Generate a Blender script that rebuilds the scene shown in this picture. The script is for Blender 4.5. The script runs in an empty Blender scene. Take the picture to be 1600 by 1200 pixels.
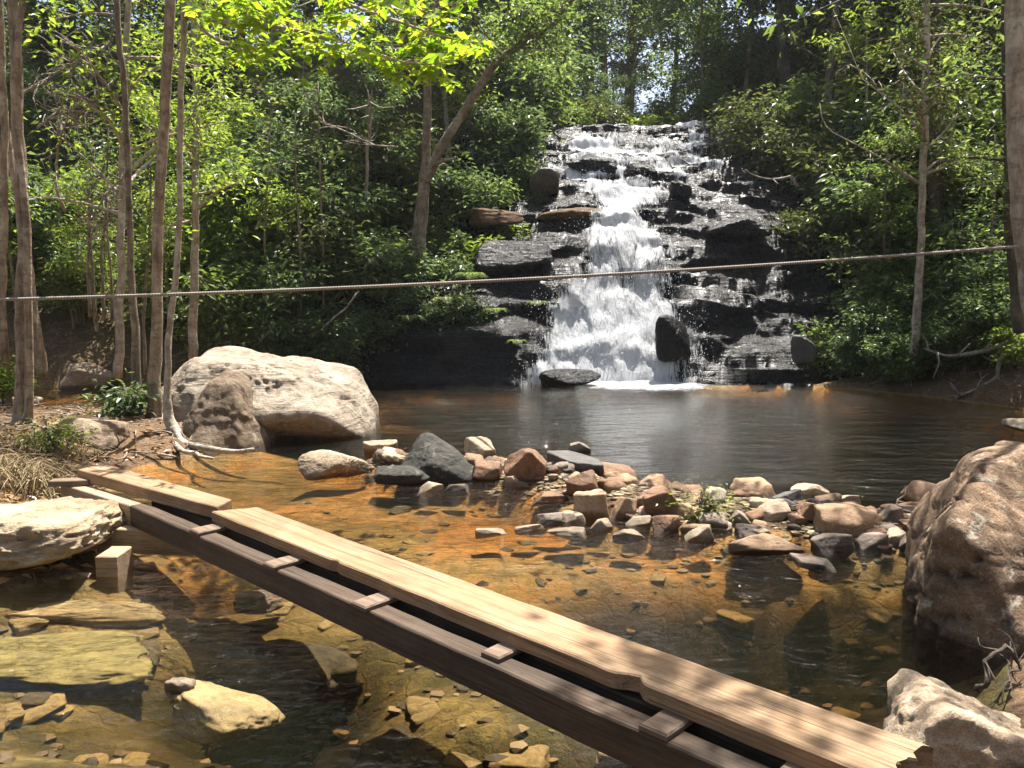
import bpy, bmesh, math, random
import numpy as np
from mathutils import Vector, Matrix

S = bpy.context.scene
COL = S.collection
R = math.radians

# ------------------------------------------------------------------ camera
FPX, HOR, CAMZ = 1300.0, 450.0, 1.65          # focal length in photo pixels, horizon row, eye height above the water
PITCH = math.atan((600.0 - HOR) / FPX)
cam_data = bpy.data.cameras.new('camera')
cam_data.sensor_width = 36.0
cam_data.lens = 36.0 * FPX / 1600.0
cam_data.clip_end = 500.0
cam = bpy.data.objects.new('camera', cam_data)
COL.objects.link(cam)
cam.location = (0, 0, CAMZ)
cam.rotation_euler = (math.pi / 2 - PITCH, 0, 0)
S.camera = cam

# ------------------------------------------------------------------ light
SUN_EL, SUN_AZ = R(68), R(24)
world = bpy.data.worlds.new('World')
S.world = world
world.use_nodes = True
wn = world.node_tree
sky = wn.nodes.new('ShaderNodeTexSky')
sky.sky_type = 'NISHITA'
sky.sun_disc = False
sky.sun_elevation = SUN_EL
sky.sun_rotation = SUN_AZ
sky.dust_density = 4.0
bg = wn.nodes['Background']
bg.inputs['Strength'].default_value = 0.075
wn.links.new(sky.outputs[0], bg.inputs['Color'])
sun_data = bpy.data.lights.new('sun', 'SUN')
sun_data.energy = 5.0
sun_data.angle = R(0.5)
sun_data.color = (1.0, 0.95, 0.88)
sun = bpy.data.objects.new('sun', sun_data)
COL.objects.link(sun)
SUN_DIR = Vector((math.cos(SUN_EL) * math.sin(SUN_AZ), math.cos(SUN_EL) * math.cos(SUN_AZ), math.sin(SUN_EL)))
sun.rotation_euler = SUN_DIR.to_track_quat('Z', 'Y').to_euler()
sun.location = (0, 0, 30)
S.view_settings.view_transform = 'Standard'
S.view_settings.look = 'None'
S.view_settings.exposure = 1.68
S.view_settings.gamma = 1.0
S.view_settings.use_curve_mapping = False
S.render.engine = 'CYCLES'
S.cycles.use_denoising = True
S.cycles.max_bounces = 8
S.cycles.diffuse_bounces = 3
S.cycles.glossy_bounces = 3
S.cycles.transmission_bounces = 4
S.cycles.transparent_max_bounces = 16
S.cycles.sample_clamp_indirect = 6.0
S.cycles.caustics_reflective = False
S.cycles.caustics_refractive = False

# ------------------------------------------------------------------ survey helpers: where a thing seen in the photo stands in the world
CP, SP = math.cos(PITCH), math.sin(PITCH)
def ray(u, v):
    x = (u - 800.0) / FPX
    y = -(v - 600.0) / FPX
    return x, CP + y * SP, -SP + y * CP
def G(u, v, z=0.0):
    dx, dy, dz = ray(u, v)
    t = (z - CAMZ) / dz
    return Vector((dx * t, dy * t, z))
def A(u, v, y):
    dx, dy, dz = ray(u, v)
    t = y / dy
    return Vector((dx * t, y, CAMZ + dz * t))

# ------------------------------------------------------------------ noise
def _hash(ix, iy, iz, seed):
    h = (ix * 374761393 + iy * 668265263 + iz * 2147483647 + seed * 1274126177) & 0xFFFFFFFF
    h = ((h ^ (h >> 13)) * 1274126177) & 0xFFFFFFFF
    h = ((h ^ (h >> 16)) * 2246822519) & 0xFFFFFFFF
    h = h ^ (h >> 15)
    return (h & 0xFFFFFF) / float(0xFFFFFF) * 2.0 - 1.0
def vnoise(p, seed=0):
    p = np.asarray(p, dtype=np.float64)
    i = np.floor(p).astype(np.int64)
    f = p - i
    w = f * f * f * (f * (f * 6 - 15) + 10)
    out = 0.0
    for a in (0, 1):
        wx = w[..., 0] if a else 1 - w[..., 0]
        for b in (0, 1):
            wy = w[..., 1] if b else 1 - w[..., 1]
            for c in (0, 1):
                wz = w[..., 2] if c else 1 - w[..., 2]
                out = out + wx * wy * wz * _hash(i[..., 0] + a, i[..., 1] + b, i[..., 2] + c, seed)
    return out
def fbm(p, oct=4, seed=0, gain=0.5):
    p = np.asarray(p, dtype=np.float64)
    out, amp, tot = 0.0, 1.0, 0.0
    for k in range(oct):
        out = out + amp * vnoise(p * (2.03 ** k) + k * 17.3, seed + k)
        tot += amp
        amp *= gain
    return out / tot
def sstep(a, b, x):
    t = np.clip((x - a) / (b - a), 0, 1)
    return t * t * (3 - 2 * t)
def P3(x, y, z=0.0):
    x, y, z = np.broadcast_arrays(np.asarray(x, float), np.asarray(y, float), np.asarray(z, float))
    return np.stack([x, y, z], -1)

# ------------------------------------------------------------------ scene-graph helpers
def tag(o, label=None, cat=None, group=None, kind=None):
    if label: o['label'] = label
    if cat: o['category'] = cat
    if group: o['group'] = group
    if kind: o['kind'] = kind
    return o
def empty(name, loc, label, cat, group=None, rz=0.0):
    o = bpy.data.objects.new(name, None)
    o.empty_display_size = 0.1
    COL.objects.link(o)
    o.location = loc
    o.rotation_euler = (0, 0, rz)
    return tag(o, label, cat, group)
def link(name, me, mat, parent=None, loc=None):
    o = bpy.data.objects.new(name, me)
    COL.objects.link(o)
    if mat is not None and len(me.materials) == 0:
        me.materials.append(mat)
    if parent is not None:
        o.parent = parent
    if loc is not None:
        o.location = loc
    return o
def mesh_np(name, verts, faces, smooth=True, tris=False):
    """verts (N,3); faces (M,k) array of equal-size faces"""
    me = bpy.data.meshes.new(name)
    verts = np.ascontiguousarray(verts, dtype=np.float32)
    faces = np.ascontiguousarray(faces, dtype=np.int32)
    k = faces.shape[1]
    me.vertices.add(len(verts))
    me.vertices.foreach_set('co', verts.ravel())
    me.loops.add(faces.size)
    me.loops.foreach_set('vertex_index', faces.ravel())
    me.polygons.add(len(faces))
    me.polygons.foreach_set('loop_start', np.arange(0, faces.size, k, dtype=np.int32))
    me.polygons.foreach_set('loop_total', np.full(len(faces), k, dtype=np.int32))
    me.polygons.foreach_set('use_smooth', np.full(len(faces), smooth, dtype=bool))
    me.update(calc_edges=True)
    return me
def copy_thing(root, loc, rz, sc, label, group=None):
    r = root.copy()
    COL.objects.link(r)
    r.location = loc
    r.rotation_euler = (0, 0, rz)
    r.scale = (sc, sc, sc)
    r['label'] = label
    if group: r['group'] = group
    for ch in list(root.children):
        c = ch.copy()
        COL.objects.link(c)
        c.parent = r
    return r

# tubes ------------------------------------------------------------------
def catmull(pts, n):
    pts = [np.array(p, float) for p in pts]
    if len(pts) == 2:
        return np.array([pts[0] + (pts[1] - pts[0]) * t for t in np.linspace(0, 1, n)])
    P = [2 * pts[0] - pts[1]] + pts + [2 * pts[-1] - pts[-2]]
    out = []
    m = len(pts) - 1
    for t in np.linspace(0, m, n):
        i = min(int(t), m - 1)
        f = t - i
        a, b, c, d = P[i], P[i + 1], P[i + 2], P[i + 3]
        out.append(0.5 * ((2 * b) + (c - a) * f + (2 * a - 5 * b + 4 * c - d) * f * f + (3 * b - a - 3 * c + d) * f ** 3))
    return np.array(out)
class Tubes:
    def __init__(self):
        self.v, self.f, self.n = [], [], 0
    def add(self, path, radii, sides=6, bump=0.0, seed=0):
        path = np.asarray(path, float)
        n = len(path)
        radii = np.broadcast_to(np.asarray(radii, float), (n,)) if np.ndim(radii) == 0 or len(np.atleast_1d(radii)) == n else np.interp(np.linspace(0, 1, n), np.linspace(0, 1, len(radii)), radii)
        tan = np.gradient(path, axis=0)
        tan /= np.linalg.norm(tan, axis=1, keepdims=True) + 1e-9
        ref = np.array([0.31, 0.17, 0.93]) if abs(tan[0][2]) < 0.8 else np.array([0.93, 0.21, 0.1])
        a = np.cross(tan, ref)
        a /= np.linalg.norm(a, axis=1, keepdims=True) + 1e-9
        b = np.cross(tan, a)
        ang = np.linspace(0, 2 * math.pi, sides, endpoint=False)
        ring = a[:, None, :] * np.cos(ang)[None, :, None] + b[:, None, :] * np.sin(ang)[None, :, None]
        r = radii[:, None] * np.ones((1, sides))
        if bump:
            q = path[:, None, :] + ring * 0.3
            r = r * (1 + bump * fbm(q * 6.0 + seed * 3.7, 3, seed))
        v = path[:, None, :] + ring * r[..., None]
        base = self.n
        self.v.append(v.reshape(-1, 3))
        i = np.arange(n - 1)[:, None] * sides
        j = np.arange(sides)[None, :]
        j2 = (j + 1) % sides
        f = np.stack([i + j, i + j2, i + sides + j2, i + sides + j], -1).reshape(-1, 4) + base
        self.f.append(f)
        self.n += n * sides
        # end caps as fans of quads to a centre vertex pair
        for e, s in ((0, 1), (n - 1, -1)):
            c = path[e] + tan[e] * (-s) * radii[e] * 0.3
            self.v.append(c[None, :])
            ci = self.n
            self.n += 1
            o = base + e * sides
            fs = []
            for k in range(0, sides, 2):
                q = [o + k, ci, o + (k + 2) % sides, o + (k + 1) % sides]
                fs.append(q if s > 0 else q[::-1])
            self.f.append(np.array(fs))
        return self
    def mesh(self, name):
        return mesh_np(name, np.concatenate(self.v), np.concatenate(self.f))

# leaves -----------------------------------------------------------------
class Leaves:
    def __init__(self):
        self.p, self.a, self.n, self.l, self.w = [], [], [], [], []
    def add(self, p, axis, nrm, l, w):
        self.p.append(p); self.a.append(axis); self.n.append(nrm); self.l.append(l); self.w.append(w)
    def cluster(self, rng, c, rad, n, size, up=0.7, droop=0.25, aspect=0.42):
        c = np.asarray(c, float)
        d = rng.normal(size=(n, 3)) * 0.5
        d[:, 2] *= 0.6
        p = c + d * rad
        ax = rng.normal(size=(n, 3)) + d * 1.2
        ax[:, 2] = ax[:, 2] * 0.45 - droop
        nr = rng.normal(size=(n, 3)) * (1 - up)
        nr[:, 2] += up
        l = size * rng.uniform(0.6, 1.25, n)
        self.add(p, ax, nr, l, l * aspect * rng.uniform(0.8, 1.2, n))
    def count(self):
        return sum(len(x) for x in self.p)
    def mesh(self, name):
        p, a, n = np.concatenate(self.p), np.concatenate(self.a), np.concatenate(self.n)
        l, w = np.concatenate(self.l)[:, None], np.concatenate(self.w)[:, None]
        a = a / (np.linalg.norm(a, axis=1, keepdims=True) + 1e-9)
        b = np.cross(n, a)
        b /= np.linalg.norm(b, axis=1, keepdims=True) + 1e-9
        n = np.cross(a, b)
        s = np.where(n[:, 2:3] < 0, -1, 1)
        n = n * s
        v0 = p
        v1 = p + a * l * 0.42 + b * w * 0.5 + n * w * 0.16
        v2 = p + a * l * 0.97 - n * l * 0.12
        v3 = p + a * l * 0.42 - b * w * 0.5 + n * w * 0.16
        v = np.stack([v0, v1, v2, v3], 1).reshape(-1, 3)
        f = np.arange(len(p) * 4).reshape(-1, 4)
        return mesh_np(name, v, f, smooth=False)
# ------------------------------------------------------------------ materials
def nt(name):
    m = bpy.data.materials.new(name)
    m.use_nodes = True
    t = m.node_tree
    t.nodes.clear()
    out = t.nodes.new('ShaderNodeOutputMaterial')
    return m, t, out
def nd(t, typ, **kw):
    n = t.nodes.new(typ)
    for k, v in kw.items():
        if hasattr(n, k) and k not in n.inputs.keys():
            setattr(n, k, v)
        else:
            n.inputs[k].default_value = v
    return n
def ramp(t, src, stops, interp='LINEAR'):
    r = t.nodes.new('ShaderNodeValToRGB')
    r.color_ramp.interpolation = interp
    e = r.color_ramp.elements
    while len(e) < len(stops): e.new(0.5)
    for k, (pos, c) in enumerate(stops):
        e[k].position = pos
        e[k].color = (c[0], c[1], c[2], 1) if not np.isscalar(c) else (c, c, c, 1)
    t.links.new(src, r.inputs[0])
    return r.outputs[0]
def mixc(t, fac, a, b, blend='MIX'):
    m = t.nodes.new('ShaderNodeMix')
    m.data_type = 'RGBA'
    m.blend_type = blend
    m.clamp_factor = True
    for sock, val in ((m.inputs[0], fac), (m.inputs[6], a), (m.inputs[7], b)):
        if hasattr(val, 'is_linked') or hasattr(val, 'links'):
            t.links.new(val, sock)
        elif np.isscalar(val):
            sock.default_value = val
        else:
            sock.default_value = (val[0], val[1], val[2], 1)
    return m.outputs[2]
def math_(t, op, a, b=None, c=None, clamp=False):
    m = t.nodes.new('ShaderNodeMath')
    m.operation = op
    m.use_clamp = clamp
    for k, val in enumerate((a, b, c)):
        if val is None: continue
        if hasattr(val, 'links'): t.links.new(val, m.inputs[k])
        else: m.inputs[k].default_value = val
    return m.outputs[0]
def noise_(t, vec, scale, detail=6.0, rough=0.6, dist=0.0):
    n = t.nodes.new('ShaderNodeTexNoise')
    n.inputs['Scale'].default_value = scale
    n.inputs['Detail'].default_value = detail
    n.inputs['Roughness'].default_value = rough
    n.inputs['Distortion'].default_value = dist
    if vec is not None: t.links.new(vec, n.inputs['Vector'])
    return n.outputs['Fac']
def mapping_(t, vec, scale=(1, 1, 1), rot=(0, 0, 0)):
    m = t.nodes.new('ShaderNodeMapping')
    m.inputs['Scale'].default_value = scale
    m.inputs['Rotation'].default_value = rot
    t.links.new(vec, m.inputs['Vector'])
    return m.outputs[0]
def bump_(t, h, strength, dist, nrm=None):
    b = t.nodes.new('ShaderNodeBump')
    b.inputs['Strength'].default_value = strength
    b.inputs['Distance'].default_value = dist
    t.links.new(h, b.inputs['Height'])
    if nrm is not None: t.links.new(nrm, b.inputs['Normal'])
    return b.outputs[0]

def rock_mat(name, light, dark, stain, scale=1.0, rough=0.85, bump=1.0, lichen=None, spec=0.3, wet=0.0, strata=0.0, vein=None, damp_on=0.62):
    m, t, out = nt(name)
    tc = t.nodes.new('ShaderNodeTexCoord')
    oi = t.nodes.new('ShaderNodeObjectInfo')
    vec = t.nodes.new('ShaderNodeVectorMath')
    vec.operation = 'ADD'
    sc = t.nodes.new('ShaderNodeVectorMath')
    sc.operation = 'SCALE'
    t.links.new(oi.outputs['Random'], sc.inputs['Scale'])
    sc.inputs[0].default_value = (37.0, 11.0, 23.0)
    t.links.new(tc.outputs['Object'], vec.inputs[0])
    t.links.new(sc.outputs[0], vec.inputs[1])
    v = vec.outputs[0]
    n1 = noise_(t, v, 2.2 * scale, 8, 0.65, 0.4)
    n2 = noise_(t, v, 9.0 * scale, 8, 0.7, 0.2)
    n3 = noise_(t, v, 55.0 * scale, 4, 0.7)
    col = mixc(t, ramp(t, n1, [(0.36, 0), (0.62, 1)]), dark, light)
    col = mixc(t, ramp(t, n2, [(0.50, 0), (0.68, 0.75)]), col, stain)
    col = mixc(t, ramp(t, n3, [(0.35, 0.55), (0.6, 0)]), col, [c * 0.55 for c in dark])
    if lichen is not None:
        n4 = noise_(t, v, 5.0 * scale, 10, 0.75, 0.6)
        col = mixc(t, ramp(t, n4, [(0.56, 0), (0.63, 0.9)]), col, lichen)
    if vein is not None:
        n5 = noise_(t, mapping_(t, v, (1, 1, 3.0)), 3.0 * scale, 8, 0.6, 1.0)
        col = mixc(t, ramp(t, n5, [(0.52, 0), (0.62, 1)]), col, vein)
    # random brightness per stone
    br = math_(t, 'MULTIPLY_ADD', oi.outputs['Random'], 0.5, 0.75)
    hb = t.nodes.new('ShaderNodeHueSaturation')
    t.links.new(br, hb.inputs['Value'])
    t.links.new(col, hb.inputs['Color'])
    col = hb.outputs[0]
    geo = t.nodes.new('ShaderNodeNewGeometry')
    sp = t.nodes.new('ShaderNodeSeparateXYZ')
    t.links.new(geo.outputs['Position'], sp.inputs[0])
    wl = math_(t, 'MULTIPLY_ADD', n2, -0.10, sp.outputs['Z'])
    damp = ramp(t, math_(t, 'MULTIPLY_ADD', wl, 4.0, 0.5), [(0.40, 1), (0.52, 0)])
    col = mixc(t, math_(t, 'MULTIPLY', damp, damp_on), col, [c * 0.22 for c in dark])
    h = math_(t, 'ADD', math_(t, 'MULTIPLY', n1, 1.0), math_(t, 'MULTIPLY', n2, 0.45))
    h = math_(t, 'ADD', h, math_(t, 'MULTIPLY', n3, 0.12))
    if strata:
        ns = noise_(t, mapping_(t, v, (1.0, 1.0, 9.0), (0.1, 0.12, 0)), 1.8 * scale, 6, 0.6, 0.3)
        h = math_(t, 'ADD', h, math_(t, 'MULTIPLY', ns, strata))
        col = mixc(t, ramp(t, ns, [(0.38, 0.6 * min(strata, 1)), (0.47, 0)]), col, [c * 0.4 for c in dark])
    p = t.nodes.new('ShaderNodeBsdfPrincipled')
    t.links.new(col, p.inputs['Base Color'])
    p.inputs['Specular IOR Level'].default_value = spec
    if wet:
        rr = ramp(t, n2, [(0.35, rough * 0.5), (0.7, rough)])
        t.links.new(rr, p.inputs['Roughness'])
    else:
        p.inputs['Roughness'].default_value = rough
    t.links.new(bump_(t, h, 0.9 * bump, 0.10 / scale), p.inputs['Normal'])
    t.links.new(p.outputs[0], out.inputs[0])
    return m

def leaf_mat(name, c1, c2, c3, trans=0.45, gloss=0.35, tr_gain=1.5):
    m, t, out = nt(name)
    g = t.nodes.new('ShaderNodeNewGeometry')
    col = ramp(t, g.outputs['Random Per Island'], [(0.0, c1), (0.55, c2), (1.0, c3)])
    p = t.nodes.new('ShaderNodeBsdfPrincipled')
    t.links.new(col, p.inputs['Base Color'])
    p.inputs['Roughness'].default_value = 0.36
    p.inputs['Specular IOR Level'].default_value = gloss
    tr = t.nodes.new('ShaderNodeBsdfTranslucent')
    tcol = mixc(t, 1.0, col, (tr_gain * 1.1, tr_gain * 1.1, tr_gain * 0.65), 'MULTIPLY')
    t.links.new(tcol, tr.inputs['Color'])
    mx = t.nodes.new('ShaderNodeMixShader')
    mx.inputs[0].default_value = trans
    t.links.new(p.outputs[0], mx.inputs[1])
    t.links.new(tr.outputs[0], mx.inputs[2])
    t.links.new(mx.outputs[0], out.inputs[0])
    return m

def bark_mat(name, light, dark, lichen, scale=1.0, bands=0.0):
    m, t, out = nt(name)
    tc = t.nodes.new('ShaderNodeTexCoord')
    oi = t.nodes.new('ShaderNodeObjectInfo')
    ad = t.nodes.new('ShaderNodeVectorMath'); ad.operation = 'ADD'
    t.links.new(tc.outputs['Object'], ad.inputs[0])
    t.links.new(oi.outputs['Random'], ad.inputs[1])
    v = ad.outputs[0]
    n1 = noise_(t, mapping_(t, v, (1, 1, 0.18)), 22 * scale, 7, 0.7, 0.3)
    n2 = noise_(t, mapping_(t, v, (1, 1, 0.6)), 5 * scale, 8, 0.7, 0.4)
    n3 = noise_(t, v, 11 * scale, 6, 0.7)
    col = mixc(t, ramp(t, n1, [(0.35, 0), (0.65, 1)]), dark, light)
    col = mixc(t, ramp(t, n2, [(0.5, 0), (0.64, 0.9)]), col, lichen)
    col = mixc(t, ramp(t, n3, [(0.34, 0.7), (0.46, 0)]), col, [c * 0.5 for c in dark])
    h = math_(t, 'ADD', n1, math_(t, 'MULTIPLY', n3, 0.6))
    if bands:
        nb = noise_(t, mapping_(t, v, (0.3, 0.3, 1.0)), 9.0, 4, 0.6)
        col = mixc(t, ramp(t, nb, [(0.5, 0), (0.6, bands)]), col, [c * 0.45 for c in dark])
        h = math_(t, 'ADD', h, nb)
    p = t.nodes.new('ShaderNodeBsdfPrincipled')
    t.links.new(col, p.inputs['Base Color'])
    p.inputs['Roughness'].default_value = 0.85
    p.inputs['Specular IOR Level'].default_value = 0.25
    t.links.new(bump_(t, h, 0.8, 0.03), p.inputs['Normal'])
    t.links.new(p.outputs[0], out.inputs[0])
    return m

def wood_mat(name, light, dark, grey, weather=0.5):
    m, t, out = nt(name)
    tc = t.nodes.new('ShaderNodeTexCoord')
    v = tc.outputs['Object']
    n1 = noise_(t, mapping_(t, v, (1.2, 26, 26)), 1.0, 7, 0.65, 0.6)
    n2 = noise_(t, mapping_(t, v, (0.5, 70, 70)), 1.6, 5, 0.7, 0.3)
    n3 = noise_(t, v, 3.0, 7, 0.7, 0.4)
    n4 = noise_(t, mapping_(t, v, (3.0, 14, 14)), 2.0, 6, 0.7, 1.2)
    col = mixc(t, ramp(t, n1, [(0.32, 0), (0.66, 1)]), dark, light)
    col = mixc(t, ramp(t, n3, [(0.45, 0), (0.7, weather)]), col, grey)
    crack = ramp(t, n2, [(0.33, 1), (0.41, 0)])
    col = mixc(t, crack, col, [c * 0.3 for c in dark])
    col = mixc(t, ramp(t, n4, [(0.65, 0), (0.70, 0.85)]), col, [c * 0.25 for c in dark])
    n5 = noise_(t, mapping_(t, v, (1.0, 3.0, 3.0)), 1.6, 8, 0.7, 0.8)
    col = mixc(t, ramp(t, n5, [(0.47, 0), (0.60, 0.75 * weather)]), col, [c * 0.75 for c in dark])
    n6 = noise_(t, mapping_(t, v, (0.8, 120, 120)), 1.0, 4, 0.7, 0.2)
    col = mixc(t, ramp(t, n6, [(0.40, 0.55), (0.50, 0)]), col, [c * 0.6 for c in dark])
    h = math_(t, 'SUBTRACT', math_(t, 'MULTIPLY', n1, 0.6), math_(t, 'MULTIPLY', crack, 0.8))
    h = math_(t, 'ADD', h, math_(t, 'MULTIPLY', n6, 0.4))
    p = t.nodes.new('ShaderNodeBsdfPrincipled')
    t.links.new(col, p.inputs['Base Color'])
    p.inputs['Roughness'].default_value = 0.75
    p.inputs['Specular IOR Level'].default_value = 0.3
    t.links.new(bump_(t, h, 0.55, 0.012), p.inputs['Normal'])
    t.links.new(p.outputs[0], out.inputs[0])
    return m

M = {}
M['boulder_pale'] = rock_mat('pale boulder rock', (0.40, 0.34, 0.265), (0.19, 0.145, 0.10), (0.46, 0.405, 0.33), 1.5, 0.85, 0.9, (0.27, 0.235, 0.18), 0.25, 0, 0.55)
M['boulder_rough'] = rock_mat('rough brown rock', (0.27, 0.20, 0.135), (0.12, 0.082, 0.055), (0.35, 0.28, 0.20), 2.2, 0.9, 1.0, (0.33, 0.29, 0.22), 0.2)
M['boulder_right'] = rock_mat('brown boulder rock', (0.27, 0.18, 0.11), (0.095, 0.062, 0.04), (0.37, 0.275, 0.185), 1.6, 0.9, 1.0, (0.34, 0.31, 0.24), 0.2)
M['boulder_lichen'] = rock_mat('lichen spotted rock', (0.38, 0.29, 0.20), (0.20, 0.145, 0.095), (0.31, 0.25, 0.17), 2.2, 0.9, 0.9, (0.52, 0.47, 0.37), 0.2)
M['dark_moss'] = rock_mat('dark mossy rock', (0.055, 0.05, 0.038), (0.02, 0.019, 0.015), (0.035, 0.04, 0.02), 2.0, 0.7, 1.0, (0.13, 0.12, 0.09), 0.3)
M['sandstone'] = rock_mat('layered tan sandstone', (0.52, 0.42, 0.29), (0.32, 0.23, 0.14), (0.47, 0.39, 0.28), 1.3, 0.9, 0.8, None, 0.2, 0, 1.0)
M['stone_tan'] = rock_mat('tan stone', (0.36, 0.23, 0.13), (0.19, 0.115, 0.065), (0.33, 0.25, 0.17), 3.0, 0.8, 0.6)
M['stone_brown'] = rock_mat('red brown stone', (0.23, 0.125, 0.065), (0.11, 0.06, 0.035), (0.26, 0.17, 0.105), 3.0, 0.75, 0.6)
M['stone_grey'] = rock_mat('grey stone', (0.24, 0.185, 0.14), (0.11, 0.085, 0.065), (0.30, 0.24, 0.19), 3.0, 0.8, 0.6)
M['stone_pale'] = rock_mat('pale stone', (0.46, 0.36, 0.25), (0.26, 0.185, 0.115), (0.52, 0.44, 0.34), 3.0, 0.8, 0.5)
M['stone_dark'] = rock_mat('dark stone', (0.075, 0.065, 0.055), (0.03, 0.027, 0.024), (0.10, 0.085, 0.07), 3.0, 0.55, 0.7, None, 0.45)
M['stone_sub'] = rock_mat('algae stone', (0.34, 0.24, 0.10), (0.16, 0.115, 0.05), (0.27, 0.23, 0.09), 3.0, 0.8, 0.5, damp_on=0.0)
M['stone_sub_dark'] = rock_mat('dark streambed stone', (0.11, 0.085, 0.045), (0.05, 0.04, 0.025), (0.13, 0.11, 0.05), 3.0, 0.8, 0.5, damp_on=0.0)
M['wet_cliff'] = rock_mat('wet black rock', (0.0075, 0.0073, 0.0075), (0.003, 0.003, 0.0034), (0.014, 0.013, 0.012), 1.4, 0.40, 0.9, None, 0.2, 1, 0.6)

M['leaf_dark'] = leaf_mat('dark forest leaf', (0.045, 0.073, 0.032), (0.078, 0.118, 0.05), (0.13, 0.17, 0.078), 0.45, 0.4, 1.8)
M['leaf_mid'] = leaf_mat('mid green leaf', (0.062, 0.098, 0.030), (0.105, 0.152, 0.045), (0.17, 0.21, 0.075), 0.48, 0.4, 1.8)
M['leaf_bright'] = leaf_mat('bright yellow green leaf', (0.10, 0.18, 0.014), (0.16, 0.235, 0.018), (0.25, 0.28, 0.03), 0.6, 0.35, 1.8)
M['leaf_olive'] = leaf_mat('olive leaf', (0.045, 0.065, 0.024), (0.075, 0.095, 0.034), (0.12, 0.125, 0.045), 0.42, 0.4, 1.5)
M['leaf_fresh'] = leaf_mat('fresh green leaf', (0.09, 0.14, 0.022), (0.14, 0.195, 0.032), (0.21, 0.25, 0.05), 0.52, 0.4, 1.8)
M['leaf_litter'] = leaf_mat('fallen dry leaf', (0.16, 0.085, 0.035), (0.26, 0.15, 0.065), (0.36, 0.25, 0.13), 0.1, 0.2, 1.0)
M['straw'] = leaf_mat('dry grass', (0.25, 0.18, 0.09), (0.36, 0.28, 0.15), (0.45, 0.37, 0.22), 0.25, 0.2, 1.0)
M['bark_warm'] = bark_mat('warm brown bark', (0.40, 0.315, 0.215), (0.16, 0.115, 0.075), (0.47, 0.41, 0.31), 1.0, 0.35)
M['bark_grey'] = bark_mat('grey bark', (0.27, 0.215, 0.15), (0.11, 0.085, 0.06), (0.36, 0.31, 0.23), 1.0, 0.3)
M['bark_pale'] = bark_mat('pale bark', (0.48, 0.42, 0.33), (0.24, 0.19, 0.14), (0.56, 0.52, 0.44), 1.0, 0.35)
M['bark_dark'] = bark_mat('dark bark', (0.11, 0.085, 0.06), (0.045, 0.035, 0.026), (0.14, 0.14, 0.10), 0.8)
M['twig_dead'] = bark_mat('dead grey twig', (0.36, 0.31, 0.25), (0.20, 0.16, 0.12), (0.42, 0.38, 0.33), 2.0)
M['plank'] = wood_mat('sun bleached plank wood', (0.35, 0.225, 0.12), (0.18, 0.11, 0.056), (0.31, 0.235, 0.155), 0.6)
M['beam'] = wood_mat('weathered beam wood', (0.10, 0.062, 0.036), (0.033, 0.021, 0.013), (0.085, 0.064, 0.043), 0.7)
M['batten'] = wood_mat('reddish batten wood', (0.23, 0.155, 0.10), (0.11, 0.072, 0.048), (0.22, 0.175, 0.13), 0.6)
M['block'] = wood_mat('old timber block wood', (0.42, 0.31, 0.19), (0.24, 0.16, 0.09), (0.36, 0.30, 0.22), 0.7)

# rope
m, t, out = nt('grey rope')
tc = t.nodes.new('ShaderNodeTexCoord')
w = t.nodes.new('ShaderNodeTexWave')
w.inputs['Scale'].default_value = 12.0
w.inputs['Distortion'].default_value = 1.0
t.links.new(mapping_(t, tc.outputs['Object'], (1, 0.6, 1.5)), w.inputs['Vector'])
p = t.nodes.new('ShaderNodeBsdfPrincipled')
t.links.new(mixc(t, w.outputs['Fac'], (0.24, 0.21, 0.18), (0.33, 0.29, 0.25)), p.inputs['Base Color'])
p.inputs['Roughness'].default_value = 0.8
t.links.new(bump_(t, w.outputs['Fac'], 0.8, 0.01), p.inputs['Normal'])
t.links.new(p.outputs[0], out.inputs[0])
M['rope'] = m

# ground: forest soil above the water line, amber sediment on the stream bed
m, t, out = nt('forest soil and stream bed')
g = t.nodes.new('ShaderNodeNewGeometry')
v = g.outputs['Position']
sep = t.nodes.new('ShaderNodeSeparateXYZ')
t.links.new(v, sep.inputs[0])
n1 = noise_(t, v, 0.9, 8, 0.65, 0.3)
n2 = noise_(t, v, 7.0, 8, 0.7, 0.3)
n3 = noise_(t, v, 40.0, 5, 0.7)
soil = mixc(t, ramp(t, n1, [(0.38, 0), (0.62, 1)]), (0.075, 0.048, 0.028), (0.17, 0.105, 0.06))
soil = mixc(t, ramp(t, n2, [(0.48, 0), (0.66, 0.8)]), soil, (0.24, 0.155, 0.085))
soil = mixc(t, ramp(t, n3, [(0.36, 0.8), (0.52, 0)]), soil, (0.03, 0.02, 0.013))
green = mixc(t, n3, (0.025, 0.04, 0.012), (0.055, 0.075, 0.022))
far = ramp(t, math_(t, 'MULTIPLY', sep.outputs['Y'], 0.02), [(0.27, 0), (0.33, 0.75)])
soil = mixc(t, math_(t, 'MULTIPLY', far, ramp(t, n1, [(0.4, 0.5), (0.6, 1)])), soil, green)
vor = t.nodes.new('ShaderNodeTexVoronoi')
vor.feature = 'DISTANCE_TO_EDGE'
vor.inputs['Scale'].default_value = 3.4
nw = t.nodes.new('ShaderNodeTexNoise'); nw.inputs['Scale'].default_value = 2.5; nw.inputs['Detail'].default_value = 4
t.links.new(v, nw.inputs['Vector'])
wv = t.nodes.new('ShaderNodeVectorMath'); wv.operation = 'MULTIPLY_ADD'
t.links.new(nw.outputs['Color'], wv.inputs[0]); wv.inputs[1].default_value = (0.5, 0.5, 0.5)
t.links.new(mapping_(t, v, (1, 1.3, 0.3)), wv.inputs[2])
t.links.new(wv.outputs[0], vor.inputs['Vector'])
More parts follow.
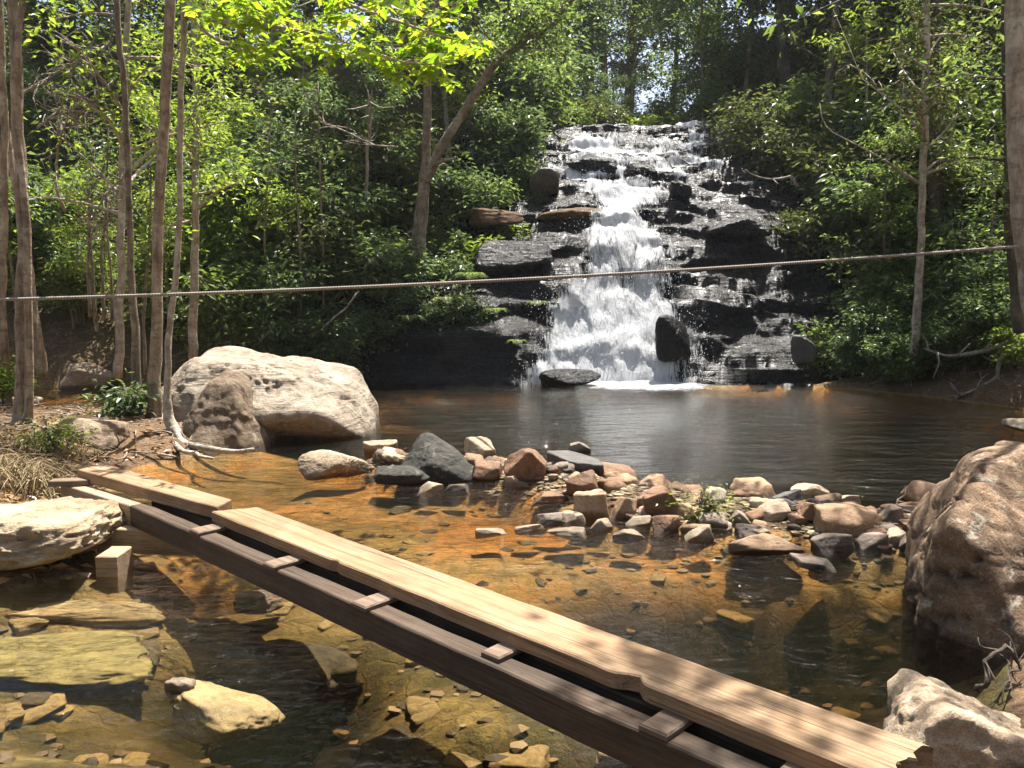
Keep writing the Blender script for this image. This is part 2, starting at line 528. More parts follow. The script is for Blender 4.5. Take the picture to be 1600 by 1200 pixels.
bed = mixc(t, ramp(t, n1, [(0.42, 0), (0.56, 1)]), (0.52, 0.24, 0.06), (0.32, 0.225, 0.085))
bed = mixc(t, ramp(t, n2, [(0.44, 0), (0.62, 0.85)]), bed, (0.17, 0.125, 0.05))
gap = ramp(t, vor.outputs['Distance'], [(0.0, 0.25), (0.05, 0)])
olive = mixc(t, ramp(t, n2, [(0.40, 0), (0.62, 1)]), (0.11, 0.095, 0.042), (0.30, 0.235, 0.075))
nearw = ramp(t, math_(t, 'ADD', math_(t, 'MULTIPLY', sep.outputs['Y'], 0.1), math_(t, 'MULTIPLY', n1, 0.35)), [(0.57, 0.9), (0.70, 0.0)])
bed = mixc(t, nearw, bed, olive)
bed = mixc(t, ramp(t, math_(t, 'MULTIPLY_ADD', sep.outputs['Z'], 1.0, 1.0), [(0.58, 0.95), (0.80, 0.0)]), bed, (0.030, 0.032, 0.022))  # dark silt in the deep bed, with the pool's depth and shade painted in
algae = noise_(t, mapping_(t, v, (1, 1.6, 1)), 1.5, 6, 0.65, 0.8)
bed = mixc(t, math_(t, 'MULTIPLY', ramp(t, algae, [(0.46, 0), (0.56, 0.85)]), nearw), bed, (0.045, 0.048, 0.022))
bed = mixc(t, gap, bed, (0.10, 0.05, 0.018))
bed = mixc(t, ramp(t, n3, [(0.38, 0.5), (0.5, 0)]), bed, (0.13, 0.07, 0.025))
under = ramp(t, math_(t, 'MULTIPLY_ADD', sep.outputs['Z'], 4.0, 0.5), [(0.46, 1), (0.58, 0)])
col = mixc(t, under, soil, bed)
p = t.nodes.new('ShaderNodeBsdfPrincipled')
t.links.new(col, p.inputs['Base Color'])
p.inputs['Roughness'].default_value = 0.9
p.inputs['Specular IOR Level'].default_value = 0.15
h = math_(t, 'ADD', math_(t, 'MULTIPLY', n2, 0.7), math_(t, 'MULTIPLY', n3, 0.35))
h = math_(t, 'SUBTRACT', h, math_(t, 'MULTIPLY', math_(t, 'MULTIPLY', gap, under), 0.5))
t.links.new(bump_(t, h, 1.0, 0.06), p.inputs['Normal'])
t.links.new(p.outputs[0], out.inputs[0])
M['ground'] = m

# stream water: clear, tea-coloured by what it dissolves, rippled
m, t, out = nt('clear brown stream water')
g = t.nodes.new('ShaderNodeNewGeometry')
v = g.outputs['Position']
r1 = noise_(t, mapping_(t, v, (0.9, 1.7, 1)), 2.6, 3, 0.5, 0.4)
r2 = noise_(t, mapping_(t, v, (1.0, 1.7, 1)), 10.0, 4, 0.6, 0.3)
sep = t.nodes.new('ShaderNodeSeparateXYZ')
t.links.new(v, sep.inputs[0])
# the falls stir the far pool: ripples there are stronger
dx = math_(t, 'SUBTRACT', sep.outputs['X'], 2.2)
dy = math_(t, 'SUBTRACT', sep.outputs['Y'], 14.0)
dd = math_(t, 'SQRT', math_(t, 'ADD', math_(t, 'MULTIPLY', dx, dx), math_(t, 'MULTIPLY', dy, dy)))
stir = ramp(t, math_(t, 'MULTIPLY', dd, 0.1), [(0.0, 1.7), (0.35, 1.2), (0.72, 0.85), (1.0, 0.42)])
r0 = noise_(t, mapping_(t, v, (0.8, 1.7, 1)), 0.9, 2, 0.5, 0.6)
h = math_(t, 'ADD', math_(t, 'ADD', math_(t, 'MULTIPLY', r1, 1.0), math_(t, 'MULTIPLY', r0, 1.6)), math_(t, 'MULTIPLY', r2, 0.42))
rx = math_(t, 'ADD', sep.outputs['X'], 2.1)
ry = math_(t, 'SUBTRACT', sep.outputs['Y'], 3.9)
rd = math_(t, 'SQRT', math_(t, 'ADD', math_(t, 'MULTIPLY', rx, rx), math_(t, 'MULTIPLY', ry, ry)))
stir = math_(t, 'MAXIMUM', stir, ramp(t, math_(t, 'MULTIPLY', rd, 0.3), [(0.15, 0.9), (0.7, 0.0)]))
h = math_(t, 'MULTIPLY', h, stir)
bn = bump_(t, h, 0.9, 0.075)
fr = t.nodes.new('ShaderNodeFresnel')
fr.inputs['IOR'].default_value = 1.333
t.links.new(bn, fr.inputs['Normal'])
gl = t.nodes.new('ShaderNodeBsdfGlossy')
gl.inputs['Roughness'].default_value = 0.04
t.links.new(bn, gl.inputs['Normal'])
tr = t.nodes.new('ShaderNodeBsdfTransparent')
mx = t.nodes.new('ShaderNodeMixShader')
t.links.new(fr.outputs[0], mx.inputs[0])
t.links.new(tr.outputs[0], mx.inputs[1])
t.links.new(gl.outputs[0], mx.inputs[2])
t.links.new(mx.outputs[0], out.inputs['Surface'])
va = t.nodes.new('ShaderNodeVolumeAbsorption')
va.inputs['Color'].default_value = (0.50, 0.36, 0.08, 1)
va.inputs['Density'].default_value = 1.5
vs = t.nodes.new('ShaderNodeVolumeScatter')
vs.inputs['Color'].default_value = (0.62, 0.72, 0.62, 1)
vs.inputs['Density'].default_value = 0.038
vs.inputs['Anisotropy'].default_value = 0.4
av = t.nodes.new('ShaderNodeAddShader')
t.links.new(va.outputs[0], av.inputs[0])
t.links.new(vs.outputs[0], av.inputs[1])
t.links.new(av.outputs[0], out.inputs['Volume'])
M['water'] = m

# falling white water: broken foam with gaps, streaked down the flow
def foam_mat(name, su, sv, lo, hi):
    m, t, out = nt(name)
    uv = t.nodes.new('ShaderNodeUVMap')
    at = t.nodes.new('ShaderNodeAttribute')
    at.attribute_name = 'flow'
    a = noise_(t, mapping_(t, uv.outputs[0], (su, sv, 1)), 1.0, 7, 0.68, 0.7)
    b = noise_(t, mapping_(t, uv.outputs[0], (su * 4.0, sv * 4.5, 1)), 1.0, 5, 0.7, 0.3)
    f = math_(t, 'ADD', math_(t, 'MULTIPLY', a, 0.52), math_(t, 'MULTIPLY', b, 0.48))
    f = math_(t, 'ADD', f, math_(t, 'MULTIPLY_ADD', at.outputs['Fac'], 0.62, -0.41))
    al = ramp(t, f, [(lo, 0), (hi, 1)])
    d = t.nodes.new('ShaderNodeBsdfPrincipled')
    d.inputs['Base Color'].default_value = (0.88, 0.90, 0.92, 1)
    d.inputs['Roughness'].default_value = 0.35
    t.links.new(bump_(t, f, 1.0, 0.14), d.inputs['Normal'])
    tl = t.nodes.new('ShaderNodeBsdfTranslucent')
    tl.inputs['Color'].default_value = (0.85, 0.88, 0.92, 1)
    m1 = t.nodes.new('ShaderNodeMixShader')
    m1.inputs[0].default_value = 0.4
    t.links.new(d.outputs[0], m1.inputs[1])
    t.links.new(tl.outputs[0], m1.inputs[2])
    tp = t.nodes.new('ShaderNodeBsdfTransparent')
    m2 = t.nodes.new('ShaderNodeMixShader')
    t.links.new(al, m2.inputs[0])
    t.links.new(tp.outputs[0], m2.inputs[1])
    t.links.new(m1.outputs[0], m2.inputs[2])
    t.links.new(m2.outputs[0], out.inputs[0])
    return m
M['fall'] = foam_mat('falling white water', 7.5, 1.1, 0.43, 0.575)
M['foam'] = foam_mat('floating foam', 5.0, 8.0, 0.50, 0.62)
m, t, out = nt('water drops')
p = t.nodes.new('ShaderNodeBsdfPrincipled')
p.inputs['Base Color'].default_value = (0.9, 0.92, 0.94, 1)
p.inputs['Roughness'].default_value = 0.2
t.links.new(p.outputs[0], out.inputs[0])
M['drop'] = m

m, t, out = nt('mixed gravel')
g = t.nodes.new('ShaderNodeNewGeometry')
p = t.nodes.new('ShaderNodeBsdfPrincipled')
t.links.new(ramp(t, g.outputs['Random Per Island'], [(0.0, (0.05, 0.04, 0.025)), (0.4, (0.12, 0.085, 0.04)), (0.8, (0.20, 0.14, 0.065)), (1.0, (0.30, 0.23, 0.14))]), p.inputs['Base Color'])
p.inputs['Roughness'].default_value = 0.8
t.links.new(p.outputs[0], out.inputs[0])
M['gravel'] = m

M['ledge_tan'] = rock_mat('iron stained ledge rock', (0.24, 0.14, 0.07), (0.07, 0.048, 0.03), (0.04, 0.036, 0.028), 2.5, 0.85, 1.0, None, 0.2, 0, 0.15)
M['stone_algae'] = rock_mat('algae covered slab', (0.24, 0.20, 0.065), (0.11, 0.095, 0.035), (0.30, 0.22, 0.08), 4.0, 0.8, 0.5, damp_on=0.0)
# ------------------------------------------------------------------ terrain
WPIX = [(-260, 612), (60, 604), (200, 599), (560, 597), (850, 599), (1240, 602), (1330, 608), (1450, 620), (1620, 640), (1900, 665),
        (1900, 720), (1640, 760), (1560, 800), (1540, 880), (1570, 1000), (1570, 1100), (1470, 1200), (1420, 1280), (1250, 1500), (-700, 1500),
        (-500, 930), (0, 925), (130, 905), (152, 850), (125, 775), (225, 728), (330, 708), (400, 700), (330, 668), (230, 652), (60, 656), (-260, 650)]
WPOLY = np.array([G(u, v)[:2] for u, v in WPIX])
def signed_dist(x, y, poly):
    p = np.stack([x, y], -1)
    d2 = np.full(x.shape, 1e9)
    inside = np.zeros(x.shape, bool)
    n = len(poly)
    for i in range(n):
        a, b = poly[i], poly[(i + 1) % n]
        e = b - a
        w = p - a
        tt = np.clip((w @ e) / (e @ e), 0, 1)
        d = w - tt[..., None] * e
        d2 = np.minimum(d2, (d ** 2).sum(-1))
        c = ((a[1] > y) != (b[1] > y)) & (x < (b[0] - a[0]) * (y - a[1]) / (b[1] - a[1] + 1e-12) + a[0])
        inside ^= c
    d = np.sqrt(d2)
    return np.where(inside, d, -d)
BAR = np.array([G(u, v)[:2] for u, v in [(590, 725), (700, 735), (850, 745), (1000, 785), (1120, 800), (1250, 812), (1400, 825), (1520, 830)]])
BARW = np.array([0.25, 0.35, 0.42, 0.55, 0.60, 0.62, 0.62, 0.5])
def bar_h(x, y):
    out = np.full(x.shape, -9.0)
    p = np.stack([x, y], -1)
    for i in range(len(BAR) - 1):
        a, b = BAR[i], BAR[i + 1]
        e = b - a
        w = p - a
        tt = np.clip((w @ e) / (e @ e), 0, 1)
        d = np.sqrt(((w - tt[..., None] * e) ** 2).sum(-1))
        ww = BARW[i] + (BARW[i + 1] - BARW[i]) * tt
        qq = d / ww
        out = np.maximum(out, 0.075 - 0.16 * np.where(qq < 1, qq ** 2, qq ** 3.2))
    return out
BLOBS = [  # depth changes: photo pixel, radii in metres, amount
    ((1150, 985), (0.85, 0.5, 0.15)), ((1330, 960), (0.7, 0.55, 0.15)), ((900, 940), (0.45, 0.25, 0.15)), ((480, 1150), (0.5, 0.35, 0.25)), ((900, 1190), (0.6, 0.4, 0.25)),
    ((420, 1010), (0.5, 0.3, 0.45)), ((250, 1080), (0.7, 0.22, 0.18)), ((1300, 700), (3.0, 1.3, 0.4)), ((1000, 660), (3.0, 2.2, 0.4)), ((1500, 660), (3.0, 3.0, 0.4)),
    ((640, 660), (1.2, 1.6, 0.10)), ((1000, 615), (3.0, 1.6, 0.6)), ((300, 880), (0.35, 0.25, 0.3))]
PROF_M = ([14.1, 14.3, 14.7, 15.2, 15.8, 16.6, 17.5, 19.0, 20.3, 21.5, 22.0, 30, 60, 160], [-0.6, 0, 0.60, 1.35, 2.28, 3.1, 3.8, 4.4, 5.05, 5.75, 5.85, 7.2, 12.0, 30])
PROF_L = ([14.1, 14.3, 14.55, 14.9, 15.8, 17.0, 20.0, 24.0, 30, 60, 160], [-0.6, 0, 0.95, 1.45, 2.05, 3.0, 5.2, 7.5, 10, 20, 50])
PROF_R = ([14.1, 14.3, 14.9, 15.6, 16.6, 18, 20.0, 24.0, 30, 60, 160], [-0.6, 0, 0.9, 1.7, 2.9, 4.0, 5.6, 8, 11, 20, 50])
def cliff_base(x, y):
    yy = y + 0.30 * fbm(P3(x * 0.5, y * 0.5), 3, 5) * sstep(14.3, 15.2, y)
    m, l, r = np.interp(yy, *PROF_M), np.interp(yy, *PROF_L), np.interp(yy, *PROF_R)
    wl = sstep(1.0, -0.4, x - 0.06 * (y - 14))
    wr = sstep(3.6, 5.2, x - 0.22 * (y - 14))
    return m * (1 - wl) * (1 - wr) + l * wl + r * wr
def ground_h(x, y):
    sd = signed_dist(x, y, WPOLY)
    depth = np.full(x.shape, 0.16)
    for (u, v), (rx, ry, am) in BLOBS:
        c = G(u, v)
        depth = depth + am * np.exp(-((x - c.x) / rx) ** 2 - ((y - c.y) / ry) ** 2)
    depth = depth + 0.36 * sstep(0.15, 0.9, x + 0.25 * (y - 4.0)) * sstep(5.15, 4.5, y) + 0.35 * sstep(3.3, 2.8, y - 0.15 * x) * sstep(-1.9, -1.2, x)
    n = fbm(P3(x * 1.3, y * 1.3), 4, 3)
    inside = -depth * (1 - np.exp(-np.maximum(sd, 0) / 0.45)) * (1 + 0.5 * n) - 0.02
    inside = np.maximum(inside, bar_h(x, y) + 0.03 * n)
    o = np.maximum(-sd, 0)
    near = 0.32 * (1 - np.exp(-o / 0.5)) + 0.06 * n * (1 - np.exp(-o / 0.3))
    hill = np.maximum(0, y - 14.1)
    hl = 0.50 * hill + 0.05 * hill ** 1.3
    hr = np.maximum(0, x - 6.5) * 0.55 + 0.62 * hill
    hx = np.maximum(0, -x - 6.5) * 0.16
    wr = sstep(4.5, 7.0, x)
    land = near + hl * (1 - wr) + hr * wr + hx + 0.25 * fbm(P3(x * 0.5, y * 0.5), 4, 8) * sstep(14.5, 18, y)
    cl = cliff_base(x, y) - 0.75 * sstep(14.25, 14.7, y)
    wc = sstep(-5.2, -2.6, x) * sstep(7.6, 5.6, x) * sstep(14.0, 14.3, y)
    # the valley the stream comes down, hillsides on both sides of it
    cl = cl + 0.6 * np.maximum(0, np.abs(x - 3.0 - 0.05 * (y - 14)) - 3.2) * sstep(17, 21, y)
    land = land * (1 - wc) + np.maximum(cl, -0.6) * wc
    return np.where(sd > 0, inside, np.where(y > 13.8, land, near + hx + np.maximum(0, x - 6.5) * 0.4))
def gh(x, y):
    return float(ground_h(np.array([float(x)]), np.array([float(y)]))[0])
def on_ground(u, v):
    """first point of the ground along a line of sight"""
    prev = None
    for y in np.arange(2.0, 40, 0.06):
        p = A(u, v, y)
        if p.z < max(gh(p.x, p.y), -0.02):
            return p
    return A(u, v, 20)

def axis(parts):
    out = []
    for a, b, s in parts:
        out.append(np.arange(a, b, s))
    return np.concatenate(out + [[parts[-1][1]]])
gx = axis([(-110, -30, 8), (-30, -12, 1.2), (-12, -5, 0.2), (-5, 6, 0.07), (6, 12, 0.2), (12, 30, 1.2), (30, 110, 8)])
gy = axis([(-40, -4, 4), (-4, 1.5, 0.4), (1.5, 9.5, 0.06), (9.5, 16, 0.12), (16, 30, 0.4), (30, 150, 6)])
X, Y = np.meshgrid(gx, gy)
Z = ground_h(X, Y)
Z = np.where(Y > 24, np.minimum(Z, 7.5 + 0.4 * np.maximum(0, 34 - Y) + 0.02 * np.abs(X)), Z)
def grid_faces(nx, ny):
    i = np.arange((ny - 1) * nx).reshape(ny - 1, nx)[:, :-1].ravel()
    return np.stack([i, i + 1, i + nx + 1, i + nx], 1)
tag(link('ground', mesh_np('ground', P3(X, Y, Z).reshape(-1, 3), grid_faces(len(gx), len(gy))), M['ground']),
    'brown forest soil running down into an amber stream bed', 'ground', kind='structure')

# stream water: one body of clear water over the bed
bm = bmesh.new()
bmesh.ops.create_cube(bm, size=1.0, matrix=Matrix.Translation((1.0, 8.2, -1.25)) @ Matrix.Diagonal((26.0, 15.6, 2.5, 1)))
me = bpy.data.meshes.new('water')
bm.to_mesh(me); bm.free()
tag(link('water', me, M['water']), 'clear brown water of the pools below the falls', 'water', kind='structure')

# rock face of the falls, a fine sheet with stepped ledges
cx = np.arange(-3.6, 6.6, 0.032)
cy = np.arange(14.02, 22.6, 0.032)
CX, CY = np.meshgrid(cx, cy)
base = cliff_base(CX, CY)
warp = fbm(P3(CX * 0.40, CY * 1.0, 0), 4, 21)
warp2 = fbm(P3(CX * 1.6, CY * 1.6, 3.0), 4, 22)
def terrace(z, h, w, sharp):
    f = z / h + w
    k = np.floor(f)
    return (k + sstep(sharp, 1.0, f - k) - w) * h
big = terrace(base, 0.42, warp * 1.5 + warp2 * 0.25, 0.74)
small = terrace(base, 0.13, warp2 * 0.9 + warp * 2.6, 0.6)
CZ = 0.58 * big + 0.42 * small
left = sstep(0.6, -0.6, CX - 0.06 * (CY - 14))
CZ = CZ * (1 - 0.55 * left) + base * 0.55 * left
blocks = np.abs(fbm(P3(CX * 0.6, CY * 1.5, base * 1.8), 4, 31))
CZ = CZ + 0.20 * (blocks - 0.2) * sstep(14.2, 14.8, CY) + 0.025 * fbm(P3(CX * 5, CY * 5, CZ * 5), 4, 33)
edge = np.minimum(sstep(-3.6, -3.0, CX), sstep(6.6, 6.0, CX)) * sstep(22.6, 22.2, CY)
CZ = CZ - 0.8 * (1 - edge)
q = P3(CX * 1.1, CY * 1.7, CZ * 3.6)
VX = CX + 0.09 * fbm(q, 4, 41) * sstep(14.1, 14.5, CY)
VY = CY + 0.22 * fbm(q, 4, 47)
tag(link('cliff', mesh_np('cliff', P3(VX, VY, CZ).reshape(-1, 3), grid_faces(len(cx), len(cy))), M['wet_cliff']),
    'black wet rock face with stepped ledges behind the waterfall', 'cliff', kind='structure')

# ------------------------------------------------------------------ waterfall
FY = [14.2, 14.7, 15.2, 15.8, 16.6, 17.5, 18.2, 19.0, 20.3, 21.5, 22.6]
FE = [(815, 600, 1112), (828, 545, 1098), (848, 480, 1072), (876, 400, 1050), (900, 336, 1045), (900, 290, 1068), (888, 275, 1118), (874, 262, 1140), (868, 232, 1112), (862, 200, 1112), (862, 195, 1112)]
xl = np.interp(CY, FY, [A(e[0], e[1], y).x for e, y in zip(FE, FY)])
xr = np.interp(CY, FY, [A(e[2], e[1], y).x for e, y in zip(FE, FY)])
ragged = 0.75 * fbm(P3(CX * 0.9, CY * 0.9, CZ), 5, 61)
dl, dr = CX - xl + ragged, xr - CX + ragged
flow = sstep(-0.45, 0.6, np.minimum(dl, dr))
upper = sstep(17.3, 18.2, CY)
chan = fbm(P3(CX * 1.1, CY * 0.55, 7.0), 4, 63)
lip = sstep(20.5, 21.0, CY) * sstep(0.35, 0.7, dl) * sstep(0.55, 0.95, dr)
band = fbm(P3(CX * 0.7, CY * 2.6, 4.0), 3, 64)
flow = flow * (1 - upper * (0.06 - 0.8 * chan - 0.85 * band)) * (1 - 0.92 * lip)
flow = np.clip(flow, 0, 1)
core = np.exp(-((CX - (xl * 0.48 + xr * 0.52)) / 0.75) ** 2)
flow = flow * (0.74 + 0.34 * core * (1 - upper) + 0.05 * upper)
flow = flow * np.clip(1.0 + 0.9 * fbm(P3(CX * 1.5, CY * 0.9, CZ * 0.5), 4, 67) * (1 - 0.5 * core), 0.2, 1.15)
# thin runs over the ledges beside the main fall
side = sstep(0.0, 0.5, CX - A(1105, 540, 14.8).x) * sstep(0.0, 0.5, A(1235, 540, 14.8).x - CX) * sstep(15.35, 14.9, CY)
flow = np.maximum(flow, side * (0.20 + 0.5 * fbm(P3(CX * 1.4, CY * 2.5, 2.0), 3, 66)))
side2 = sstep(0.0, 0.4, CX - A(815, 580, 14.4).x) * sstep(0.0, 0.4, A(880, 580, 14.4).x - CX) * sstep(15.0, 14.6, CY)
flow = np.maximum(flow, side2 * 0.5)
def blur(a, n):
    for _ in range(n):
        b = np.pad(a, 1, mode='edge')
        a = (b[:-2, 1:-1] + b[2:, 1:-1] + b[1:-1, :-2] + b[1:-1, 2:] + 2 * b[1:-1, 1:-1]) / 6
    return a
lower = sstep(16.9, 15.6, CY)
WZ = (np.maximum(blur(CZ, 7), CZ - 0.02) + 0.02) * (1 - lower) + (blur(CZ, 26) + 0.05 + 0.16 * np.abs(fbm(P3(CX * 2.6, CY * 2.2, 1.0), 4, 78))) * lower + 0.035 + 0.045 * fbm(P3(CX * 6, CY * 3.0, CZ * 2.0), 3, 71) + 0.05 * core * (1 - upper)
WZ = blur(WZ, 1) + 0.035 * fbm(P3(CX * 13, CY * 9, CZ * 3), 3, 75)
WY = blur(VY, 6) - 0.07 - 0.05 * fbm(P3(CX * 7, CY * 2, CZ * 1.2), 3, 73)
WX = blur(VX, 4)
keep = (flow > 0.12) & (CY < 22.0)
idx = -np.ones(CX.size, int)
fc = grid_faces(len(cx), len(cy))
fk = fc[keep.ravel()[fc].all(1)]
used = np.unique(fk)
idx[used] = np.arange(len(used))
wf_me = mesh_np('waterfall', P3(WX, WY, WZ).reshape(-1, 3)[used], idx[fk])
at = wf_me.attributes.new('flow', 'FLOAT', 'POINT')
at.data.foreach_set('value', np.clip(flow.ravel()[used], 0, 1).astype(np.float32))
arc = np.concatenate([np.zeros((1, len(cx))), np.cumsum(np.sqrt(np.diff(WY, axis=0) ** 2 + np.diff(blur(WZ, 8), axis=0) ** 2), axis=0)])
uvl = wf_me.uv_layers.new(name='UVMap')
lv = np.empty(len(wf_me.loops), dtype=np.int32)
wf_me.loops.foreach_get('vertex_index', lv)
uvs = np.stack([CX.ravel()[used], arc.ravel()[used]], 1)[lv].astype(np.float32)
uvl.data.foreach_set('uv', uvs.ravel())
fall = tag(link('waterfall', wf_me, M['fall']), 'white waterfall tumbling down black rock ledges into the pool', 'waterfall')
NS = 4500
# drops thrown off the ledges and the foot of the fall
rng = np.random.default_rng(5)
wv = P3(WX, WY, WZ).reshape(-1, 3)
pr = (flow.ravel() > 0.35) * (side.ravel() < 0.2) * (0.25 + 1.6 * (CY.ravel() < 15.4) + 0.6 * (CY.ravel() < 16.8))
pick = rng.choice(len(wv), NS, p=pr / pr.sum())
dp = wv[pick] + rng.normal(size=(NS, 3)) * np.array([0.13, 0.06, 0.10]) + np.array([0, -0.10, 0.05])
ds = rng.uniform(0.0025, 0.0075, NS)
octv = np.array([(1, 0, 0), (-1, 0, 0), (0, 1, 0), (0, -1, 0), (0, 0, 1.5), (0, 0, -1.5)], float)
octf = np.array([(0, 2, 4), (2, 1, 4), (1, 3, 4), (3, 0, 4), (2, 0, 5), (1, 2, 5), (3, 1, 5), (0, 3, 5)])
dv = dp[:, None, :] + octv[None] * ds[:, None, None]
df = octf[None] + (np.arange(NS) * 6)[:, None, None]
o = link('spray', mesh_np('spray', dv.reshape(-1, 3), df.reshape(-1, 3)), M['drop'], fall)
tag(o, kind='stuff')
# foam where the fall meets the pool
fx = np.arange(-0.4, 5.6, 0.05)
fy = np.arange(11.2, 14.5, 0.05)
FXg, FYg = np.meshgrid(fx, fy)
c0 = G(985, 602)
fm = np.exp(-((FXg - c0.x) / 1.15) ** 2 - ((FYg - 14.2) / 0.7) ** 2) * 1.3 + 0.5 * np.exp(-((FXg - c0.x - 0.6) / 1.7) ** 2 - ((FYg - 13.4) / 1.2) ** 2)
c1 = G(1215, 642)
fm = fm + 0.38 * np.exp(-((FXg - c1.x) / 0.5) ** 2 - ((FYg - c1.y) / 0.22) ** 2)
kp = fm > 0.08
fc = grid_faces(len(fx), len(fy))
fk = fc[kp.ravel()[fc].all(1)]
used = np.unique(fk)
idx = -np.ones(FXg.size, int)
idx[used] = np.arange(len(used))
fz = 0.006 + 0.05 * np.clip(fm - 0.5, 0, 1) * (1 + fbm(P3(FXg * 5, FYg * 5), 3, 9))
f_me = mesh_np('foam', P3(FXg, FYg, fz).reshape(-1, 3)[used], idx[fk])
at = f_me.attributes.new('flow', 'FLOAT', 'POINT')
at.data.foreach_set('value', np.clip(fm.ravel()[used], 0, 1).astype(np.float32))
uvl = f_me.uv_layers.new(name='UVMap')
lv = np.empty(len(f_me.loops), dtype=np.int32)
f_me.loops.foreach_get('vertex_index', lv)
uvl.data.foreach_set('uv', np.stack([FXg.ravel()[used], FYg.ravel()[used]], 1)[lv].astype(np.float32).ravel())
link('foam', f_me, M['foam'], fall)

# ------------------------------------------------------------------ rocks
_ico = {}
def ico_dirs(sub):
    if sub not in _ico:
        b = bmesh.new()
        bmesh.ops.create_icosphere(b, subdivisions=sub, radius=1.0)
        b.verts.ensure_lookup_table()
        v = np.array([x.co[:] for x in b.verts])
        f = np.array([[x.index for x in y.verts] for y in b.faces])
        b.free()
        _ico[sub] = (v / np.linalg.norm(v, axis=1, keepdims=True), f)
    return _ico[sub]
def rock_mesh(name, size, seed, sub=4, npl=13, power=18, rough=0.05, planes=None, rfreq=1.6, fine=0.012, ledge=0.0, rot=0.0):
    rng = np.random.default_rng(seed)
    d, f = ico_dirs(sub)
    if planes is None:
        n = rng.normal(size=(npl, 3))
        n /= np.linalg.norm(n, axis=1, keepdims=True)
        # make sure the stone is closed on all sides
        n = np.concatenate([n, np.array([(1, 0, 0.1), (-1, 0.1, 0), (0, 1, 0), (0, -1, 0.1), (0, 0.1, 1), (0, 0, -1)])])
        dist = np.concatenate([rng.uniform(0.62, 1.0, npl), rng.uniform(0.85, 1.1, 6)])
    else:
        n = np.array([p[:3] for p in planes], float)
        n /= np.linalg.norm(n, axis=1, keepdims=True)
        dist = np.array([p[3] for p in planes], float)
    dot = np.maximum(d @ n.T, 0) / dist
    r = ((dot ** power).sum(1)) ** (-1.0 / power)
    v = d * r[:, None]
    off = seed * 1.37
    v = v * (1 + rough * fbm(d * rfreq + off, 4, seed % 97) * 2 + fine * fbm(d * rfreq * 6 + off, 3, 7) * 2)[:, None]
    lo, hi = v.min(0), v.max(0)
    v = (v - (lo + hi) / 2) / (hi - lo)
    v = v * np.array(size)
    if ledge:
        q = v * 2.0
        st = fbm(P3(q[:, 0] * 0.8 + off, q[:, 1] * 0.8 + q[:, 2] * 2.5, q[:, 2] * 0.6), 3, 55)
        ridge = np.floor(st * 6) / 6 - st
        v = v + d * (ridge * ledge)[:, None]
    c, s = math.cos(rot), math.sin(rot)
    v = np.stack([v[:, 0] * c - v[:, 1] * s, v[:, 0] * s + v[:, 1] * c, v[:, 2]], 1)
    return mesh_np(name, v, f, smooth=True)
def boulder(name, label, u, vb, w, h, mat, seed, cat='boulder', zb=0.0, dr=0.8, sink=0.12, group=None, dx=0.0, **kw):
    """u, vb: photo pixel of the middle of the visible foot; w, h its size in photo pixels; zb the level it stands on"""
    g0 = G(u, vb, zb)
    Wm = w / FPX * g0.y
    D = Wm * dr
    el = math.atan2(CAMZ - zb, g0.y)
    Hm = max(0.32 * min(Wm, D), h / FPX * g0.y * (1 / math.cos(el)) - D * math.sin(el) * 0.75)
    full = Hm / (1 - sink)
    me = rock_mesh(name, (Wm, D, full), seed, **kw)
    o = link(name, me, mat, None, (g0.x + dx, g0.y + D * 0.42, zb + Hm - full / 2))
    return tag(o, label, cat, group)

def rock_world(label, c, planes, mat, seed, cat='boulder', sub=6, power=22, rough=0.03, fine=0.01, rfreq=2.0, ledge=0.0):
    """a rock cut out by flat faces, each given by the way it faces and a point it passes through"""
    c = np.array(c, float)
    d, f = ico_dirs(sub)
    n = np.array([p[0] for p in planes], float)
    n /= np.linalg.norm(n, axis=1, keepdims=True)
    dist = np.array([np.dot(nn_, np.array(p[1], float) - c) for nn_, p in zip(n, planes)])
    assert (dist > 0.02).all(), (label, dist)
    # face boundaries wander, so no edge runs dead straight
    dw = d + 0.10 * np.stack([fbm(d * 2.2 + k * 9.1 + seed, 3, seed + k) for k in range(3)], -1)
    dot = np.maximum(dw @ n.T, 0) / dist
    r = ((dot ** power).sum(1)) ** (-1.0 / power)
    v = d * r[:, None]
    off = seed * 1.37
    size = np.abs(v).max()
    v = v + d * (rough * size * 2 * fbm(v * rfreq + off, 5, seed % 97) + fine * size * 2 * fbm(v * rfreq * 6 + off, 3, 7))[:, None]
    if ledge:
        st = fbm(np.stack([v[:, 0] * 0.5 + v[:, 1] * 0.2, v[:, 1] * 1.1 + v[:, 2] * 2.2, v[:, 2] * 0.8 + v[:, 0] * 0.25], -1) * 1.3 + off, 4, 55)
        fq = st * 5
        ridge = sstep(0.78, 1.0, fq - np.floor(fq))
        v = v - d * (ridge * ledge)[:, None]
    o = link('boulder', mesh_np('boulder', v, f), M[mat], None, c)
    return tag(o, label, cat)
